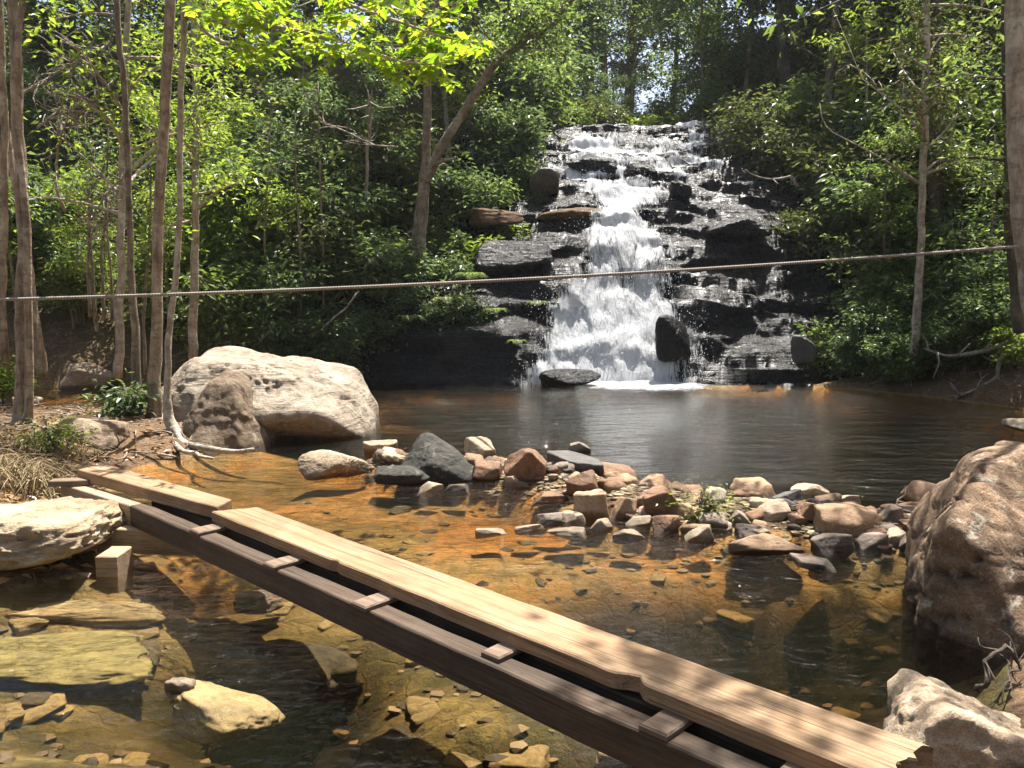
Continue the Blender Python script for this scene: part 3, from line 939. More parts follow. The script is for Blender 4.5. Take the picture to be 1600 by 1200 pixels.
rock_world('huge pale smooth boulder with an undercut foot standing in the pool', (-2.85, 9.65, 0.30),
           [((0.10, 0.02, 0.99), (-2.98, 9.7, 0.83)), ((-0.55, -0.1, 0.83), (-3.73, 9.7, 0.86)), ((-0.95, 0, 0.3), (-4.2, 9.7, 0.5)), ((0.40, -0.1, 0.91), (-2.45, 9.7, 0.77)), ((0.78, -0.1, 0.60), (-1.95, 9.6, 0.55)),
            ((0.97, 0.1, 0.12), (-1.58, 9.4, 0.15)), ((0.12, -0.58, 0.80), (-2.4, 8.72, 0.33)), ((0.08, -0.70, -0.70), (-2.4, 8.74, 0.28)), ((0.62, -0.74, 0.22), (-1.72, 8.82, 0.1)), ((-0.6, -0.75, 0.3), (-3.5, 8.9, 0.3)), ((0, 1, 0.25), (-2.8, 10.8, 0.3)), ((0, 0, -1), (-2.8, 9.6, -0.45))],
           'boulder_pale', 11, power=13, rough=0.018, fine=0.004, rfreq=1.8, ledge=0.03)
rock_world('rough brown wedge-shaped boulder leaning on the huge pale one', (-3.08, 8.7, 0.2),
           [((-0.85, -0.1, 0.5), (-3.44, 8.5, 0.2)), ((0.12, -0.25, 0.95), (-3.14, 8.6, 0.64)), ((0.86, -0.1, 0.44), (-2.76, 8.5, 0.34)), ((0.1, -0.82, 0.55), (-3.1, 8.34, 0.25)), ((0.6, -0.72, 0.3), (-2.86, 8.42, 0.2)), ((0, 1, 0.1), (-3, 9.2, 0.2)), ((0, 0, -1), (-3, 8.6, -0.3)), ((-0.6, -0.7, 0.3), (-3.36, 8.4, 0.2))],
           'boulder_rough', 24, power=14, rough=0.03, fine=0.005, rfreq=3.0)
rock_world('tall brown boulder at the water edge with one sunlit ridge above dark shaded hollows', (2.80, 4.05, 0.2),
           [((-0.9, 0.437, 0.0), (1.98, 3.92, 0)), ((-0.8, -0.58, 0.05), (2.0, 3.82, 0.1)), ((-0.80, 0.39, 0.46), (2.0, 3.92, 0.28)), ((-0.25, 0.22, 0.93), (2.38, 3.95, 0.81)), ((0.30, -0.72, 0.62), (2.08, 3.60, 0.34)), ((0.30, -0.92, -0.26), (2.40, 3.50, 0.18)),
            ((1, 0, 0), (4.0, 4, 0)), ((0, 1, 0.15), (2.8, 5.1, 0.2)), ((0, 0, -1), (2.7, 4, -0.65)), ((0.1, 0.25, 0.96), (2.9, 4.1, 0.93))],
           'boulder_right', 31, power=30, rough=0.026, fine=0.006, rfreq=1.7, ledge=0.06)
rock_world('low grey brown boulder with pale lichen beside the split end of the plank', (1.68, 2.86, -0.04),
           [((-0.85, 0.40, 0.2), (1.34, 2.78, 0.06)), ((-0.1, 0.20, 0.97), (1.48, 2.80, 0.21)), ((-0.62, 0.30, 0.70), (1.39, 2.78, 0.14)), ((0.36, 0.15, 0.91), (1.58, 2.80, 0.19)), ((-0.3, -0.95, 0.12), (1.55, 2.55, 0.1)), ((1, 0, 0.1), (2.3, 2.8, 0)), ((0, 1, 0.2), (1.6, 3.2, 0)), ((0, 0, -1), (1.6, 2.8, -0.35))],
           'boulder_lichen', 43, power=18, rough=0.03, fine=0.012, rfreq=4.5)
# left bank
o = boulder('rock', 'flat layered tan rock on the bank beside the timber blocks', 0, 918, 300, 160, M['sandstone'], 51, cat='rock', dr=0.80, sub=6, npl=7, power=14, rough=0.05, fine=0.03, ledge=0.12, dx=-0.05, sink=0.15)
boulder('rock', 'round brown rock between the thick tree trunk and the roots', 125, 702, 105, 58, M['boulder_rough'], 52, cat='rock', zb=0.15, dr=0.8, sub=5, npl=9, rough=0.06)
boulder('rock', 'sunlit rounded rock at the far edge of the brown side pool', 130, 606, 82, 42, M['boulder_rough'], 53, cat='rock', dr=0.8, sub=5, npl=9, rough=0.06)
boulder('rock', 'pale flat rock by the side pool just past the thick tree trunk', 10, 642, 70, 26, M['stone_pale'], 54, cat='rock', zb=0.1, dr=0.9, sub=4, npl=9)
boulder('rock', 'grey rock under the leafy plant beside the slim trunks', 205, 650, 62, 50, M['boulder_rough'], 56, cat='rock', zb=0.05, dr=0.8, sub=5, npl=9)
# stones joining the great boulder to the bar
boulder('boulder', 'low grey rounded rock in the water in front of the huge pale boulder', 512, 748, 112, 52, M['boulder_lichen'], 61, dr=0.7, sub=5, npl=10, power=10, rough=0.04, fine=0.02)
boulder('boulder', 'dark mossy wedge-shaped boulder at the start of the stone bar', 682, 752, 140, 82, M['dark_moss'], 62, dr=0.75, sub=5, rough=0.05, fine=0.03,
        planes=[(-0.6, -0.5, 0.6, 0.66), (0.45, -0.55, 0.70, 0.60), (0.7, 0.2, 0.65, 0.66), (-0.9, 0, 0.3, 0.85), (0.95, -0.1, 0.2, 1.0), (0, -0.97, 0.1, 0.8), (0, 1, 0.2, 0.8), (0, 0, -1, 0.7)], power=9)
boulder('boulder', 'dark low rock in the shadow before the mossy wedge-shaped boulder', 625, 758, 92, 34, M['dark_moss'], 63, dr=0.7, sub=5, npl=12, power=8, rough=0.06)
# rocks at the foot of the fall and in it
def fall_rock(label, u, v, y, size, seed, mat='wet_cliff', rough=0.06):
    p = A(u, v, y)
    return tag(link('rock', rock_mesh('rock', size, seed, 5, npl=9, power=8, rough=rough, fine=0.015), M[mat], None, p), label, 'rock')
fall_rock('dark wet rounded rock standing in the foot of the waterfall', 1050, 528, 14.45, (0.68, 0.6, 0.82), 71)
fall_rock('long low black rock lying in the pool at the foot of the waterfall', 890, 592, 13.9, (1.05, 0.6, 0.34), 72)
fall_rock('smooth black rock hump beside the middle of the waterfall', 805, 405, 15.8, (1.5, 1.0, 0.7), 73, 'wet_cliff', 0.03)
fall_rock('dark brown rock at the edge of the upper cascade under the leaning branch', 850, 285, 17.6, (0.62, 0.6, 0.55), 74, 'stone_dark')
fall_rock('dark square rock splitting the white water above the main drop', 1062, 300, 17.1, (0.42, 0.4, 0.42), 75)
fall_rock('small black rock in the middle of the upper cascade', 1000, 268, 18.3, (0.75, 0.6, 0.35), 76)
fall_rock('black rock low in the left part of the upper cascade', 925, 262, 18.6, (1.1, 0.7, 0.5), 77)
fall_rock('grey rounded rock leaning on the foot of the cliff right of the fall', 1252, 545, 14.3, (0.42, 0.4, 0.5), 78, 'stone_dark')
fall_rock('broad black ledge rock on the right of the main drop', 1150, 355, 16.3, (1.3, 0.9, 0.42), 79)
o = fall_rock('sunlit orange brown ledge rock left of the main drop', 892, 338, 16.95, (1.35, 1.0, 0.42), 80, 'ledge_tan')
o = fall_rock('thin sunlit orange brown slab among the shrubs left of the fall', 775, 340, 16.6, (1.1, 0.8, 0.36), 81, 'ledge_tan')
fall_rock('grey boulder at the water edge under the right bank bushes', 1385, 606, 13.7, (0.42, 0.4, 0.34), 82, 'stone_grey')
fall_rock('pale flat rock under the fallen branch on the right bank', 1540, 606, 12.6, (1.3, 0.8, 0.4), 83, 'stone_grey')
fall_rock('pale little rock at the water edge past the tall brown boulder', 1592, 664, 9.6, (0.3, 0.3, 0.14), 84, 'stone_pale')

# the stone bar, stones one by one: pixel of the middle, width, height, kind, label
BARS = [
 (750, 703, 48, 40, 'pale', 'pale rounded stone behind the dark mossy boulder'),
 (822, 728, 62, 50, 'brown', 'purplish brown stone with a flat kite-shaped face near the mossy boulder'),
 (765, 734, 52, 26, 'brown', 'flat brown stone between the mossy boulder and the kite-shaped stone'),
 (907, 702, 32, 20, 'grey', 'small tan block standing behind the wide dark slab'),
 (900, 728, 84, 42, 'dark', 'wide dark slab stone with mossy edges at the back of the bar'),
 (962, 738, 74, 28, 'brown', 'long low brown wedge right of the wide dark slab'),
 (912, 760, 48, 38, 'brown', 'mauve brown block in front of the wide dark slab'),
 (802, 756, 24, 22, 'pale', 'little white stone in front of the kite-shaped stone'),
 (860, 779, 62, 22, 'brown', 'flat reddish slab lying left of the mauve block'),
 (925, 793, 52, 44, 'tan', 'sunlit tan cube-like stone on the water side of the bar'),
 (977, 797, 36, 36, 'tan', 'orange brown broken block just right of the cube-like stone'),
 (1036, 791, 54, 44, 'brown', 'big brown stone with a flat top in the middle of the bar'),
 (1022, 762, 46, 30, 'tan', 'tilted tan orange stone at the back of the bar'),
 (860, 813, 46, 22, 'grey', 'ragged grey stone at the water edge left of the white ones'),
 (896, 812, 36, 22, 'pale', 'pale angular stone below the cube-like stone'),
 (828, 828, 46, 16, 'pale', 'flat white stone alone in the shallow water, nearer the bar'),
 (765, 833, 46, 17, 'pale', 'flat white stone alone in the shallow water, farthest from the bar'),
 (887, 833, 58, 22, 'pale', 'broad white stone at the tip of the shallows'),
 (940, 823, 34, 22, 'pale', 'cream stone before the orange brown broken block'),
 (1000, 816, 42, 22, 'pale', 'white flat-topped stone below the big brown stone'),
 (1043, 821, 42, 28, 'brown', 'mauve brown wedge leaning beside the white flat-topped stone'),
 (985, 838, 46, 20, 'pale', 'white stone in the water with a dark hollow under it'),
 (1095, 838, 42, 30, 'pale', 'bright white stone with a black shaded foot at the water edge'),
 (1088, 802, 52, 26, 'tan', 'tan slab half hidden by the small green plant'),
 (1132, 826, 30, 20, 'pale', 'small pinkish stone right of the white one with the black foot'),
 (1182, 767, 64, 26, 'tan', 'orange tan slab along the back of the bar'),
 (1272, 771, 58, 28, 'pale', 'cream stone with a white rim at the back of the bar'),
 (1235, 784, 46, 30, 'dark', 'black stone between the orange slab and the cream stone'),
 (1298, 784, 40, 24, 'brown', 'reddish brown stone in front of the cream stone'),
 (1328, 782, 30, 17, 'pale', 'pale yellow stone behind the largest slab'),
 (1272, 803, 40, 32, 'brown', 'dark brown rounded stone left of the largest slab'),
 (1337, 815, 100, 52, 'tan', 'largest orange brown slab with a chipped front edge'),
 (1210, 801, 50, 28, 'pale', 'pale pink broad stone in the middle of the right half of the bar'),
 (1156, 816, 38, 32, 'grey', 'grey stone with a light round top near the small plant'),
 (1180, 832, 46, 24, 'grey', 'low mauve grey stone above the wide waterline slab'),
 (1206, 852, 110, 40, 'tan', 'wide low tan slab dipping into the water'),
 (1305, 851, 56, 34, 'grey', 'grey rounded stone at the waterline below the largest slab'),
 (1367, 849, 48, 30, 'grey', 'grey green stone at the waterline, second right of the largest slab'),
 (1400, 846, 36, 28, 'pale', 'pinkish stone touching the grey green waterline stone'),
 (1372, 829, 34, 18, 'pale', 'small cream stone under the right tip of the largest slab'),
 (1280, 884, 68, 22, 'grey', 'wet flat grey stone with a white rim out in the dark water'),
 (1465, 776, 72, 40, 'tan', 'large olive tan slab tilted up at the end of the bar'),
 (1437, 803, 42, 26, 'pale', 'pinkish pale block before the tilted olive slab'),
 (1396, 809, 38, 30, 'grey', 'grey stone right of the largest slab'),
 (1450, 824, 58, 24, 'brown', 'long brown stone leaning towards the tall boulder'),
 (1436, 852, 48, 30, 'grey', 'dark grey brown stone at the waterline nearest the tall boulder'),
 (1470, 808, 34, 28, 'grey', 'mauve grey stone by the shoulder of the tall boulder'),
 (592, 700, 50, 26, 'pale', 'white stone wedged under the right end of the huge pale boulder'),
 (672, 764, 34, 18, 'pale', 'little white stone at the foot of the mossy boulder'),
 (712, 764, 36, 16, 'grey', 'small flat grey stone below the flat brown stone'),
]
for k, (u, v, w, h, kind, lab) in enumerate(BARS):
    b = bar_h(*[np.array([c]) for c in G(u, v + h * 0.4)[:2]])[0]
    st_ = boulder('stone', lab, u, v + h * 0.5, w * 1.12, h * 1.18, M['stone_' + kind], 200 + k, cat='stone', zb=max(-0.03, min(b - 0.03, 0.055)), dr=0.75, sink=0.22, sub=5, npl=7 + k % 5, power=44, rough=0.045, fine=0.012, rot=0,
            group='stones of the bar across the stream')
    tl_ = np.random.default_rng(900 + k).uniform(-1, 1, 3)
    st_.rotation_euler = (0.28 * tl_[0], 0.22 * tl_[1], 0.35 * tl_[2])

rng = np.random.default_rng(77)
kinds = ['tan', 'brown', 'grey', 'pale', 'dark', 'brown', 'tan', 'grey']
protos = [rock_mesh('stone', (1.0, 0.8, 0.62), 400 + k, 3, npl=8, power=22, rough=0.05) for k in range(10)]
def scatter_stone(me_src, mat, p, s, rz, label, group, flat=1.0, tilt=0.25):
    key = (me_src.name, mat.name)
    if key not in _mcache:
        c = me_src.copy()
        c.materials.clear()
        c.materials.append(mat)
        _mcache[key] = c
    o = bpy.data.objects.new('stone', _mcache[key])
    COL.objects.link(o)
    o.location = p
    o.rotation_euler = (rng.uniform(-tilt, tilt), rng.uniform(-tilt, tilt), rz)
    o.scale = (s, s, s * flat)
    return tag(o, label, 'stone', group)
_mcache = {}
seg = np.array([np.linalg.norm(BAR[i + 1] - BAR[i]) for i in range(len(BAR) - 1)])
n = 0
while n < 175:
    i = rng.choice(len(seg), p=seg / seg.sum())
    tt = rng.random()
    c = BAR[i] + (BAR[i + 1] - BAR[i]) * tt
    dirv = (BAR[i + 1] - BAR[i]) / seg[i]
    ww = BARW[i] * (0.25 + 0.75 * min(1, (i + tt) / 2.5))
    off = rng.uniform(-1.0, 0.9) * ww
    p = c + np.array([-dirv[1], dirv[0]]) * off
    z = bar_h(p[:1], p[1:])[0]
    s = rng.uniform(0.08, 0.20) * (0.7 + 0.5 * rng.random())
    kk = kinds[rng.integers(len(kinds))]
    if off < -0.5 * ww and rng.random() < 0.5: kk = 'pale'
    scatter_stone(protos[rng.integers(10)], M['stone_' + kk], (p[0], p[1], max(z, -0.06) + s * 0.16), s, rng.uniform(0, 6.28),
                  'small broken stone packed among the larger stones of the bar', 'small stones filling the bar', 0.8)
    n += 1

# stones under the clear water of the near pool
def poly_in(x, y): return signed_dist(np.array([x]), np.array([y]), WPOLY)[0]
n = 0
fl = [rock_mesh('stone', (1.0, 0.75, 0.26), 450 + k, 4, npl=7, power=24, rough=0.06) for k in range(8)]
while n < 100:
    u, v = rng.uniform(-50, 1430), rng.uniform(755, 1210)
    p = G(u, v)
    if poly_in(p.x, p.y) < 0.1: continue
    if bar_h(np.array([p.x]), np.array([p.y]))[0] > -0.02: continue
    z = gh(p.x, p.y)
    if z < -0.55: continue
    s = rng.uniform(0.08, 0.30) * (0.6 + 0.5 * rng.random())
    top = z + s * 0.10
    if top > -0.015: z = -0.03 - s * 0.10
    mt = 'stone_sub' if rng.random() < 0.68 else 'stone_sub_dark'
    scatter_stone(fl[rng.integers(8)], M[mt], (p.x, p.y, z), s, rng.uniform(0, 6.28),
                  'flat stone lying under the clear shallow water', 'stones under the shallow water', 1.0, 0.12)
    n += 1
def sub_slab(label, u, v, wm, dm, hm, seed, mat, ztop, rz=0.0, npl=8):
    p = G(u, v, ztop)
    o = link('rock', rock_mesh('rock', (wm, dm, hm), seed, 5, npl=npl, power=7, rough=0.11, fine=0.02, rfreq=2.2), M[mat], None, (p.x, p.y, ztop - hm / 2))
    o.rotation_euler = (0, 0, rz)
    return tag(o, label, 'rock')
o = sub_slab('pointed flat rock with a dry white tip sticking out of the water', 345, 1085, 0.50, 0.30, 0.16, 501, 'stone_sub', 0.005, -0.35)
o.rotation_euler = (0.0, 0.10, -0.45)
sub_slab('white dry knob of rock breaking the water by the pointed flat rock', 283, 1058, 0.13, 0.10, 0.10, 502, 'stone_pale', 0.04)
sub_slab('broad yellow green slab just under the water below the bank rock', 90, 1010, 1.15, 0.62, 0.10, 503, 'stone_algae', -0.09, -0.2)
sub_slab('orange slab under the water edge of the flat bank rock', 130, 945, 0.9, 0.26, 0.10, 504, 'stone_sub', -0.05, 0.1)
sub_slab('sunlit orange flat stone just under the beam', 405, 925, 0.28, 0.24, 0.10, 505, 'stone_tan', 0.0, 0.3)
sub_slab('dark rounded rock under the water in the shadow of the footbridge', 430, 1010, 0.8, 0.42, 0.35, 506, 'stone_sub_dark', -0.12, -0.5)

# small gravel between the stones
rng = np.random.default_rng(91)
gd, gf = ico_dirs(1)
gp, gs = [], []
for _ in range(2600):
    i = rng.choice(len(seg), p=seg / seg.sum())
    tt = rng.random()
    c = BAR[i] + (BAR[i + 1] - BAR[i]) * tt
    dirv = (BAR[i + 1] - BAR[i]) / seg[i]
    p = c + np.array([-dirv[1], dirv[0]]) * rng.normal() * 0.6 * BARW[i]
    gp.append((p[0], p[1])); gs.append(rng.uniform(0.010, 0.034))
for _ in range(500):
    p = G(rng.uniform(-60, 1430), rng.uniform(760, 1210))
    gp.append((p.x, p.y)); gs.append(rng.uniform(0.010, 0.04))
gp, gs = np.array(gp), np.array(gs)
gz = ground_h(gp[:, 0], gp[:, 1])
okk = (gz < 0.12) & (gz > -0.7)
gp, gs, gz = gp[okk], gs[okk], gz[okk]
ctr = P3(gp[:, 0], gp[:, 1], gz + gs * 0.1)
jit = 1 + 0.25 * rng.normal(size=(len(gp), len(gd)))
gv = ctr[:, None, :] + gd[None] * jit[..., None] * gs[:, None, None] * np.array([1.2, 0.9, 0.5])
gfa = gf[None] + (np.arange(len(gp)) * len(gd))[:, None, None]
tag(link('gravel', mesh_np('gravel', gv.reshape(-1, 3), gfa.reshape(-1, 3), smooth=False), M['gravel']), 'brown and tan gravel between the stones and on the stream bed', 'gravel', kind='stuff')

for _ in range(34):
    u, v = rng.uniform(40, 330), rng.uniform(648, 735)
    p = G(u, v, 0.25)
    if poly_in(p.x, p.y) > -0.1: continue
    sz = rng.uniform(0.05, 0.13)
    scatter_stone(protos[rng.integers(10)], M['stone_' + ('tan', 'grey', 'brown')[rng.integers(3)]], (p.x, p.y, gh(p.x, p.y) + sz * 0.12), sz, rng.uniform(0, 6.28), 'small stone lying among the roots of the left bank', 'small stones on the left bank', 0.8)

# thin white riffle in the shallows
fx = np.arange(-3.2, 0.2, 0.025); fy = np.arange(2.6, 4.7, 0.025)
RX, RY = np.meshgrid(fx, fy)
rm = np.zeros(RX.shape)
for (u, v, a_, b_, s_) in [(95, 962, 0.30, 0.07, 0.46), (190, 945, 0.16, 0.05, 0.42), (30, 985, 0.2, 0.06, 0.4), (275, 1085, 0.12, 0.07, 0.42), (215, 1085, 0.10, 0.05, 0.36), (95, 1120, 0.2, 0.05, 0.34), (340, 985, 0.16, 0.05, 0.36)]:
    c = G(u, v)
    rm = np.maximum(rm, s_ * np.exp(-((RX - c.x) / a_) ** 2 - ((RY - c.y) / b_) ** 2))
kp = rm > 0.12
fc = grid_faces(len(fx), len(fy)); fk = fc[kp.ravel()[fc].all(1)]; used = np.unique(fk)
idx = -np.ones(RX.size, int); idx[used] = np.arange(len(used))
r_me = mesh_np('riffle', P3(RX, RY, 0.005 + 0.01 * fbm(P3(RX * 9, RY * 9), 2, 3)).reshape(-1, 3)[used], idx[fk])
at = r_me.attributes.new('flow', 'FLOAT', 'POINT')
at.data.foreach_set('value', rm.ravel()[used].astype(np.float32))
uvl = r_me.uv_layers.new(name='UVMap')
lv = np.empty(len(r_me.loops), dtype=np.int32)
r_me.loops.foreach_get('vertex_index', lv)
uvl.data.foreach_set('uv', np.stack([RX.ravel()[used] * 3, RY.ravel()[used] * 3], 1)[lv].astype(np.float32).ravel())
tag(link('riffle', r_me, M['foam']), 'broken white riffle where the shallow water runs over the slabs', 'riffle', kind='stuff')
# ------------------------------------------------------------------ footbridge
ZP, ZB = 0.40, 0.318
rng = np.random.default_rng(9)
def plank_obj(name, parent, corners, thick, mat, seed, n=70, wseg=7, jag=0.004, notch=None, split_end=None):
    """corners: left-near, left-far, right-near, right-far on the top face; local x runs along the board"""
    ln, lf, rn, rf = [np.array(c, float) for c in corners]
    c0 = (ln + lf + rn + rf) / 4
    ex = (rn + rf) / 2 - (ln + lf) / 2
    L = np.linalg.norm(ex); ex = ex / L
    ez = np.array([0, 0, 1.0])
    ey = np.cross(ez, ex); ey /= np.linalg.norm(ey)
    ez = np.cross(ex, ey)
    t = np.linspace(0, 1, n)
    s = np.linspace(0, 1, wseg)
    T, Sg = np.meshgrid(t, s, indexing='ij')
    top = (ln[None, None] * ((1 - T) * (1 - Sg))[..., None] + lf[None, None] * ((1 - T) * Sg)[..., None] + rn[None, None] * (T * (1 - Sg))[..., None] + rf[None, None] * (T * Sg)[..., None])
    loc = np.stack([(top - c0) @ ex, (top - c0) @ ey, (top - c0) @ ez], -1)
    # worn edges
    e0 = jag * fbm(P3(loc[:, 0, 0] * 5, 0, seed), 4, seed) + jag * 0.5
    e1 = jag * fbm(P3(loc[:, 0, 0] * 5, 9, seed), 4, seed) - jag * 0.5
    loc[:, 0, 1] += e0; loc[:, -1, 1] += e1
    if notch:
        for (u0, half, deep) in notch:
            k = np.exp(-((t - u0) / half) ** 2)
            for j in range(wseg):
                loc[:, j, 1] += deep * k * (1 - s[j]) ** 2 * (1 + 0.5 * fbm(P3(t * 150, j, 4), 3, 3))
    if split_end is not None:
        for j in range(wseg):
            loc[-1, j, 0] += split_end * (rng.random() - 0.75)
            loc[-2, j, 0] += split_end * 0.3 * (rng.random() - 0.75)
    loc[..., 2] += 0.0025 * fbm(P3(loc[..., 0] * 1.5, loc[..., 1] * 20, seed), 3, seed)
    bot = loc.copy()
    bot[..., 2] = loc[..., 2] - thick
    # bevel ring: pull the top outline in a little
    bev = 0.006
    ring = loc.copy()
    ring[..., 2] -= bev
    loc[:, 0, 1] += bev; loc[:, -1, 1] -= bev; loc[0, :, 0] += bev; loc[-1, :, 0] -= bev
    v = np.concatenate([loc.reshape(-1, 3), bot.reshape(-1, 3), ring.reshape(-1, 3)])
    N = n * wseg
    def id_(i, j, k): return k * N + i * wseg + j
    f = []
    for i in range(n - 1):
        for j in range(wseg - 1):
            f.append((id_(i, j, 0), id_(i + 1, j, 0), id_(i + 1, j + 1, 0), id_(i, j + 1, 0)))
            f.append((id_(i, j, 1), id_(i, j + 1, 1), id_(i + 1, j + 1, 1), id_(i + 1, j, 1)))
        for j, fl in ((0, False), (wseg - 1, True)):
            for ka, kb in ((0, 2), (2, 1)):
                q = (id_(i, j, ka), id_(i, j, kb), id_(i + 1, j, kb), id_(i + 1, j, ka))
                f.append(q[::-1] if fl else q)
    for j in range(wseg - 1):
        for i, fl in ((0, True), (n - 1, False)):
            for ka, kb in ((0, 2), (2, 1)):
                q = (id_(i, j, ka), id_(i, j, kb), id_(i, j + 1, kb), id_(i, j + 1, ka))
                f.append(q[::-1] if fl else q)
    me = mesh_np(name, v, np.array(f), smooth=False)
    o = link(name, me, mat, parent)
    mw = Matrix(((ex[0], ey[0], ez[0], c0[0]), (ex[1], ey[1], ez[1], c0[1]), (ex[2], ey[2], ez[2], c0[2]), (0, 0, 0, 1)))
    o.matrix_basis = Matrix.Translation(-parent.location) @ mw if parent is not None else mw
    return o
bc = G(700, 950, 0.2)
bridge = empty('footbridge', (bc.x, bc.y, 0.2), 'narrow wooden plank footbridge on a single beam over the stream', 'footbridge')
o = plank_obj('walking_plank', bridge, [G(330, 799, ZP), G(404, 792, ZP), G(1384, 1221, ZP), G(1452, 1164, ZP)], 0.058, M['plank'], 3, n=300, wseg=12, jag=0.007,
          notch=[(0.782, 0.011, 0.040), (0.33, 0.006, 0.010)], split_end=0.05)
o = plank_obj('walking_plank', bridge, [G(119, 733, ZP + 0.01), G(160, 724, ZP + 0.01), G(338, 792, ZP + 0.012), G(362, 780, ZP + 0.012)], 0.075, M['plank'], 4, n=40, jag=0.006)
# the bearing beam in two lengths
def edge_pt(u, z=ZB):
    v = np.interp(u, [94, 202, 287, 394, 521, 735, 966, 1050, 1300], [756, 790, 819, 867, 926, 1004, 1108, 1154, 1276])
    return G(u, v, z)
pl, pm, pr_ = edge_pt(94), edge_pt(202), edge_pt(1300)
bd = (pr_ - pm).normalized()
bn_ = Vector((-bd.y, bd.x, 0)).normalized()
if bn_.y < 0: bn_ = -bn_
bw = 0.105
bd1 = (pm - pl).normalized()
plank_obj('beam', bridge, [pl, pl + bn_ * bw, pm - bd1 * 0.004, pm + bn_ * bw - bd1 * 0.004], 0.125, M['block'], 5, n=14, jag=0.004)
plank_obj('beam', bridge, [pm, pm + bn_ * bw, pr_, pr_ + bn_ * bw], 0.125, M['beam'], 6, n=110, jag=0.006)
qa, qb = G(330, 799, ZP), G(1384, 1221, ZP)
qd = (qb - qa).normalized()
qn = Vector((-qd.y, qd.x, 0)).normalized()
if qn.y < 0: qn = -qn
qa = qa - qd * 0.9
qa.z = qb.z = ZB - 0.001
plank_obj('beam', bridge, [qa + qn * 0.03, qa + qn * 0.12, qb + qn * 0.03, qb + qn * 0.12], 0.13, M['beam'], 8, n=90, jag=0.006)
for k, (u, wid) in enumerate([(300, 0.11), (415, 0.10), (553, 0.10), (757, 0.09), (1002, 0.10), (1190, 0.10)]):
    p = edge_pt(u, ZB + 0.022) - bn_ * 0.018
    p.z = ZB + 0.022
    d = bd * wid
    wlen = 0.36
    plank_obj('batten', bridge, [p, p + bn_ * wlen, p + d, p + d + bn_ * wlen], 0.0205, M['batten'], 20 + k, n=6, wseg=5, jag=0.005)
# timber blocks and a board at the bank end
def block(label, name, cat, u, v, wm, dm, hm, zt, rz, seed, mat, rnd=0.0):
    p = G(u, v, zt)
    e = empty(name + '_tmp', (0, 0, 0), '', '') if False else None
    cs, sn = math.cos(rz), math.sin(rz)
    ax = Vector((cs, sn, 0)); ay = Vector((-sn, cs, 0))
    corners = [p, p + ay * dm, p + ax * wm, p + ax * wm + ay * dm]
    o = plank_obj(name, None, corners, hm, mat, seed, n=8, wseg=6, jag=0.01)
    return tag(o, label, cat)
block('square tan timber block carrying the bank end of the beam', 'timber_block', 'timber block', 149, 826, 0.62, 0.26, 0.15, 0.19, -0.12, 41, M['block'])
block('short upright timber stub standing in the water under the square block', 'timber_block', 'timber block', 148, 870, 0.125, 0.20, 0.30, 0.12, 0.0, 42, M['block'])
block('reddish board end lying behind the bank end of the beam', 'board', 'board', 74, 752, 0.26, 0.11, 0.04, 0.36, 0.12, 43, M['batten'])

# ------------------------------------------------------------------ trees
def skinned(u_v_d, n=40, wob=0.0, seed=0):
    pts = [np.array(A(u, v, d)) for u, v, d in u_v_d]
    c = catmull(pts, n)
    if wob:
        c = c + wob * np.stack([fbm(P3(np.arange(n) * 0.35, seed, 0), 3, seed), fbm(P3(np.arange(n) * 0.35, seed, 9), 3, seed + 1), np.zeros(n)], 1)
    return c
def crown_on(rng, path, t0, t1, n_br, br_len, per_twig, size, tubes, leaves, up_ang=(0.1, 0.9), twigs=5, az_range=(0, 6.283), r_base=0.03, droop=0.25, aspect=0.42, crad=0.32, up=0.65):
    path = np.asarray(path)
    for k in range(n_br):
        t = t0 + (t1 - t0) * (k + rng.random()) / n_br
        p = np.array([np.interp(t * (len(path) - 1), np.arange(len(path)), path[:, c]) for c in range(3)])
        az = rng.uniform(*az_range)
        el = rng.uniform(*up_ang)
        L = br_len * (1 - 0.45 * (t - t0) / max(t1 - t0, 1e-3)) * rng.uniform(0.7, 1.2)
        d = np.array([math.cos(az) * math.cos(el), math.sin(az) * math.cos(el), math.sin(el)])
        bend = rng.normal(size=3) * 0.25 * L
        bend[2] -= 0.15 * L
        ctrl = [p, p + d * L * 0.5 + bend * 0.35, p + d * L + bend]
        bp = catmull(ctrl, 8)
        tubes.add(bp, [r_base * (0.6 + 0.4 * L / br_len), 0.006], 5)
        for j in range(twigs):
            f = 0.3 + 0.7 * (j + rng.random()) / twigs
            q = np.array([np.interp(f * 7, np.arange(8), bp[:, c]) for c in range(3)])
            td = d * 0.6 + rng.normal(size=3) * 0.65
            td[2] += 0.1
            tl = L * rng.uniform(0.18, 0.42)
            e = q + td * tl
            tubes.add(catmull([q, (q + e) / 2 + rng.normal(size=3) * 0.04, e], 4), [0.008, 0.003], 3)
            for g_ in (0.55, 1.0):
                leaves.cluster(rng, q + (e - q) * g_, crad * rng.uniform(0.7, 1.3), int(per_twig * 0.5), size, up, droop, aspect)
def tree_thing(name, label, cat, path, radii, bark, leafm, seed, sides=10, bump=0.12, crowns=(), group=None, extra=None, leaf_kw=None):
    path = np.asarray(path)
    base = Vector(path[0])
    root = empty(name, base, label, cat, group)
    rng = np.random.default_rng(seed)
    tb, lv = Tubes(), Leaves()
    tb.add(path - np.array(base), radii, sides, bump, seed)
    if extra: extra(tb, lv, rng, np.array(base))
    for c in crowns:
        c = dict(c)
        pth = c.pop('path', None)
        crown_on(rng, (path if pth is None else pth) - np.array(base), tubes=tb, leaves=lv, **c)
    link('trunk', tb.mesh('trunk'), bark, root)
    if lv.count():
        link('crown', lv.mesh('crown'), leafm, root)
    return root

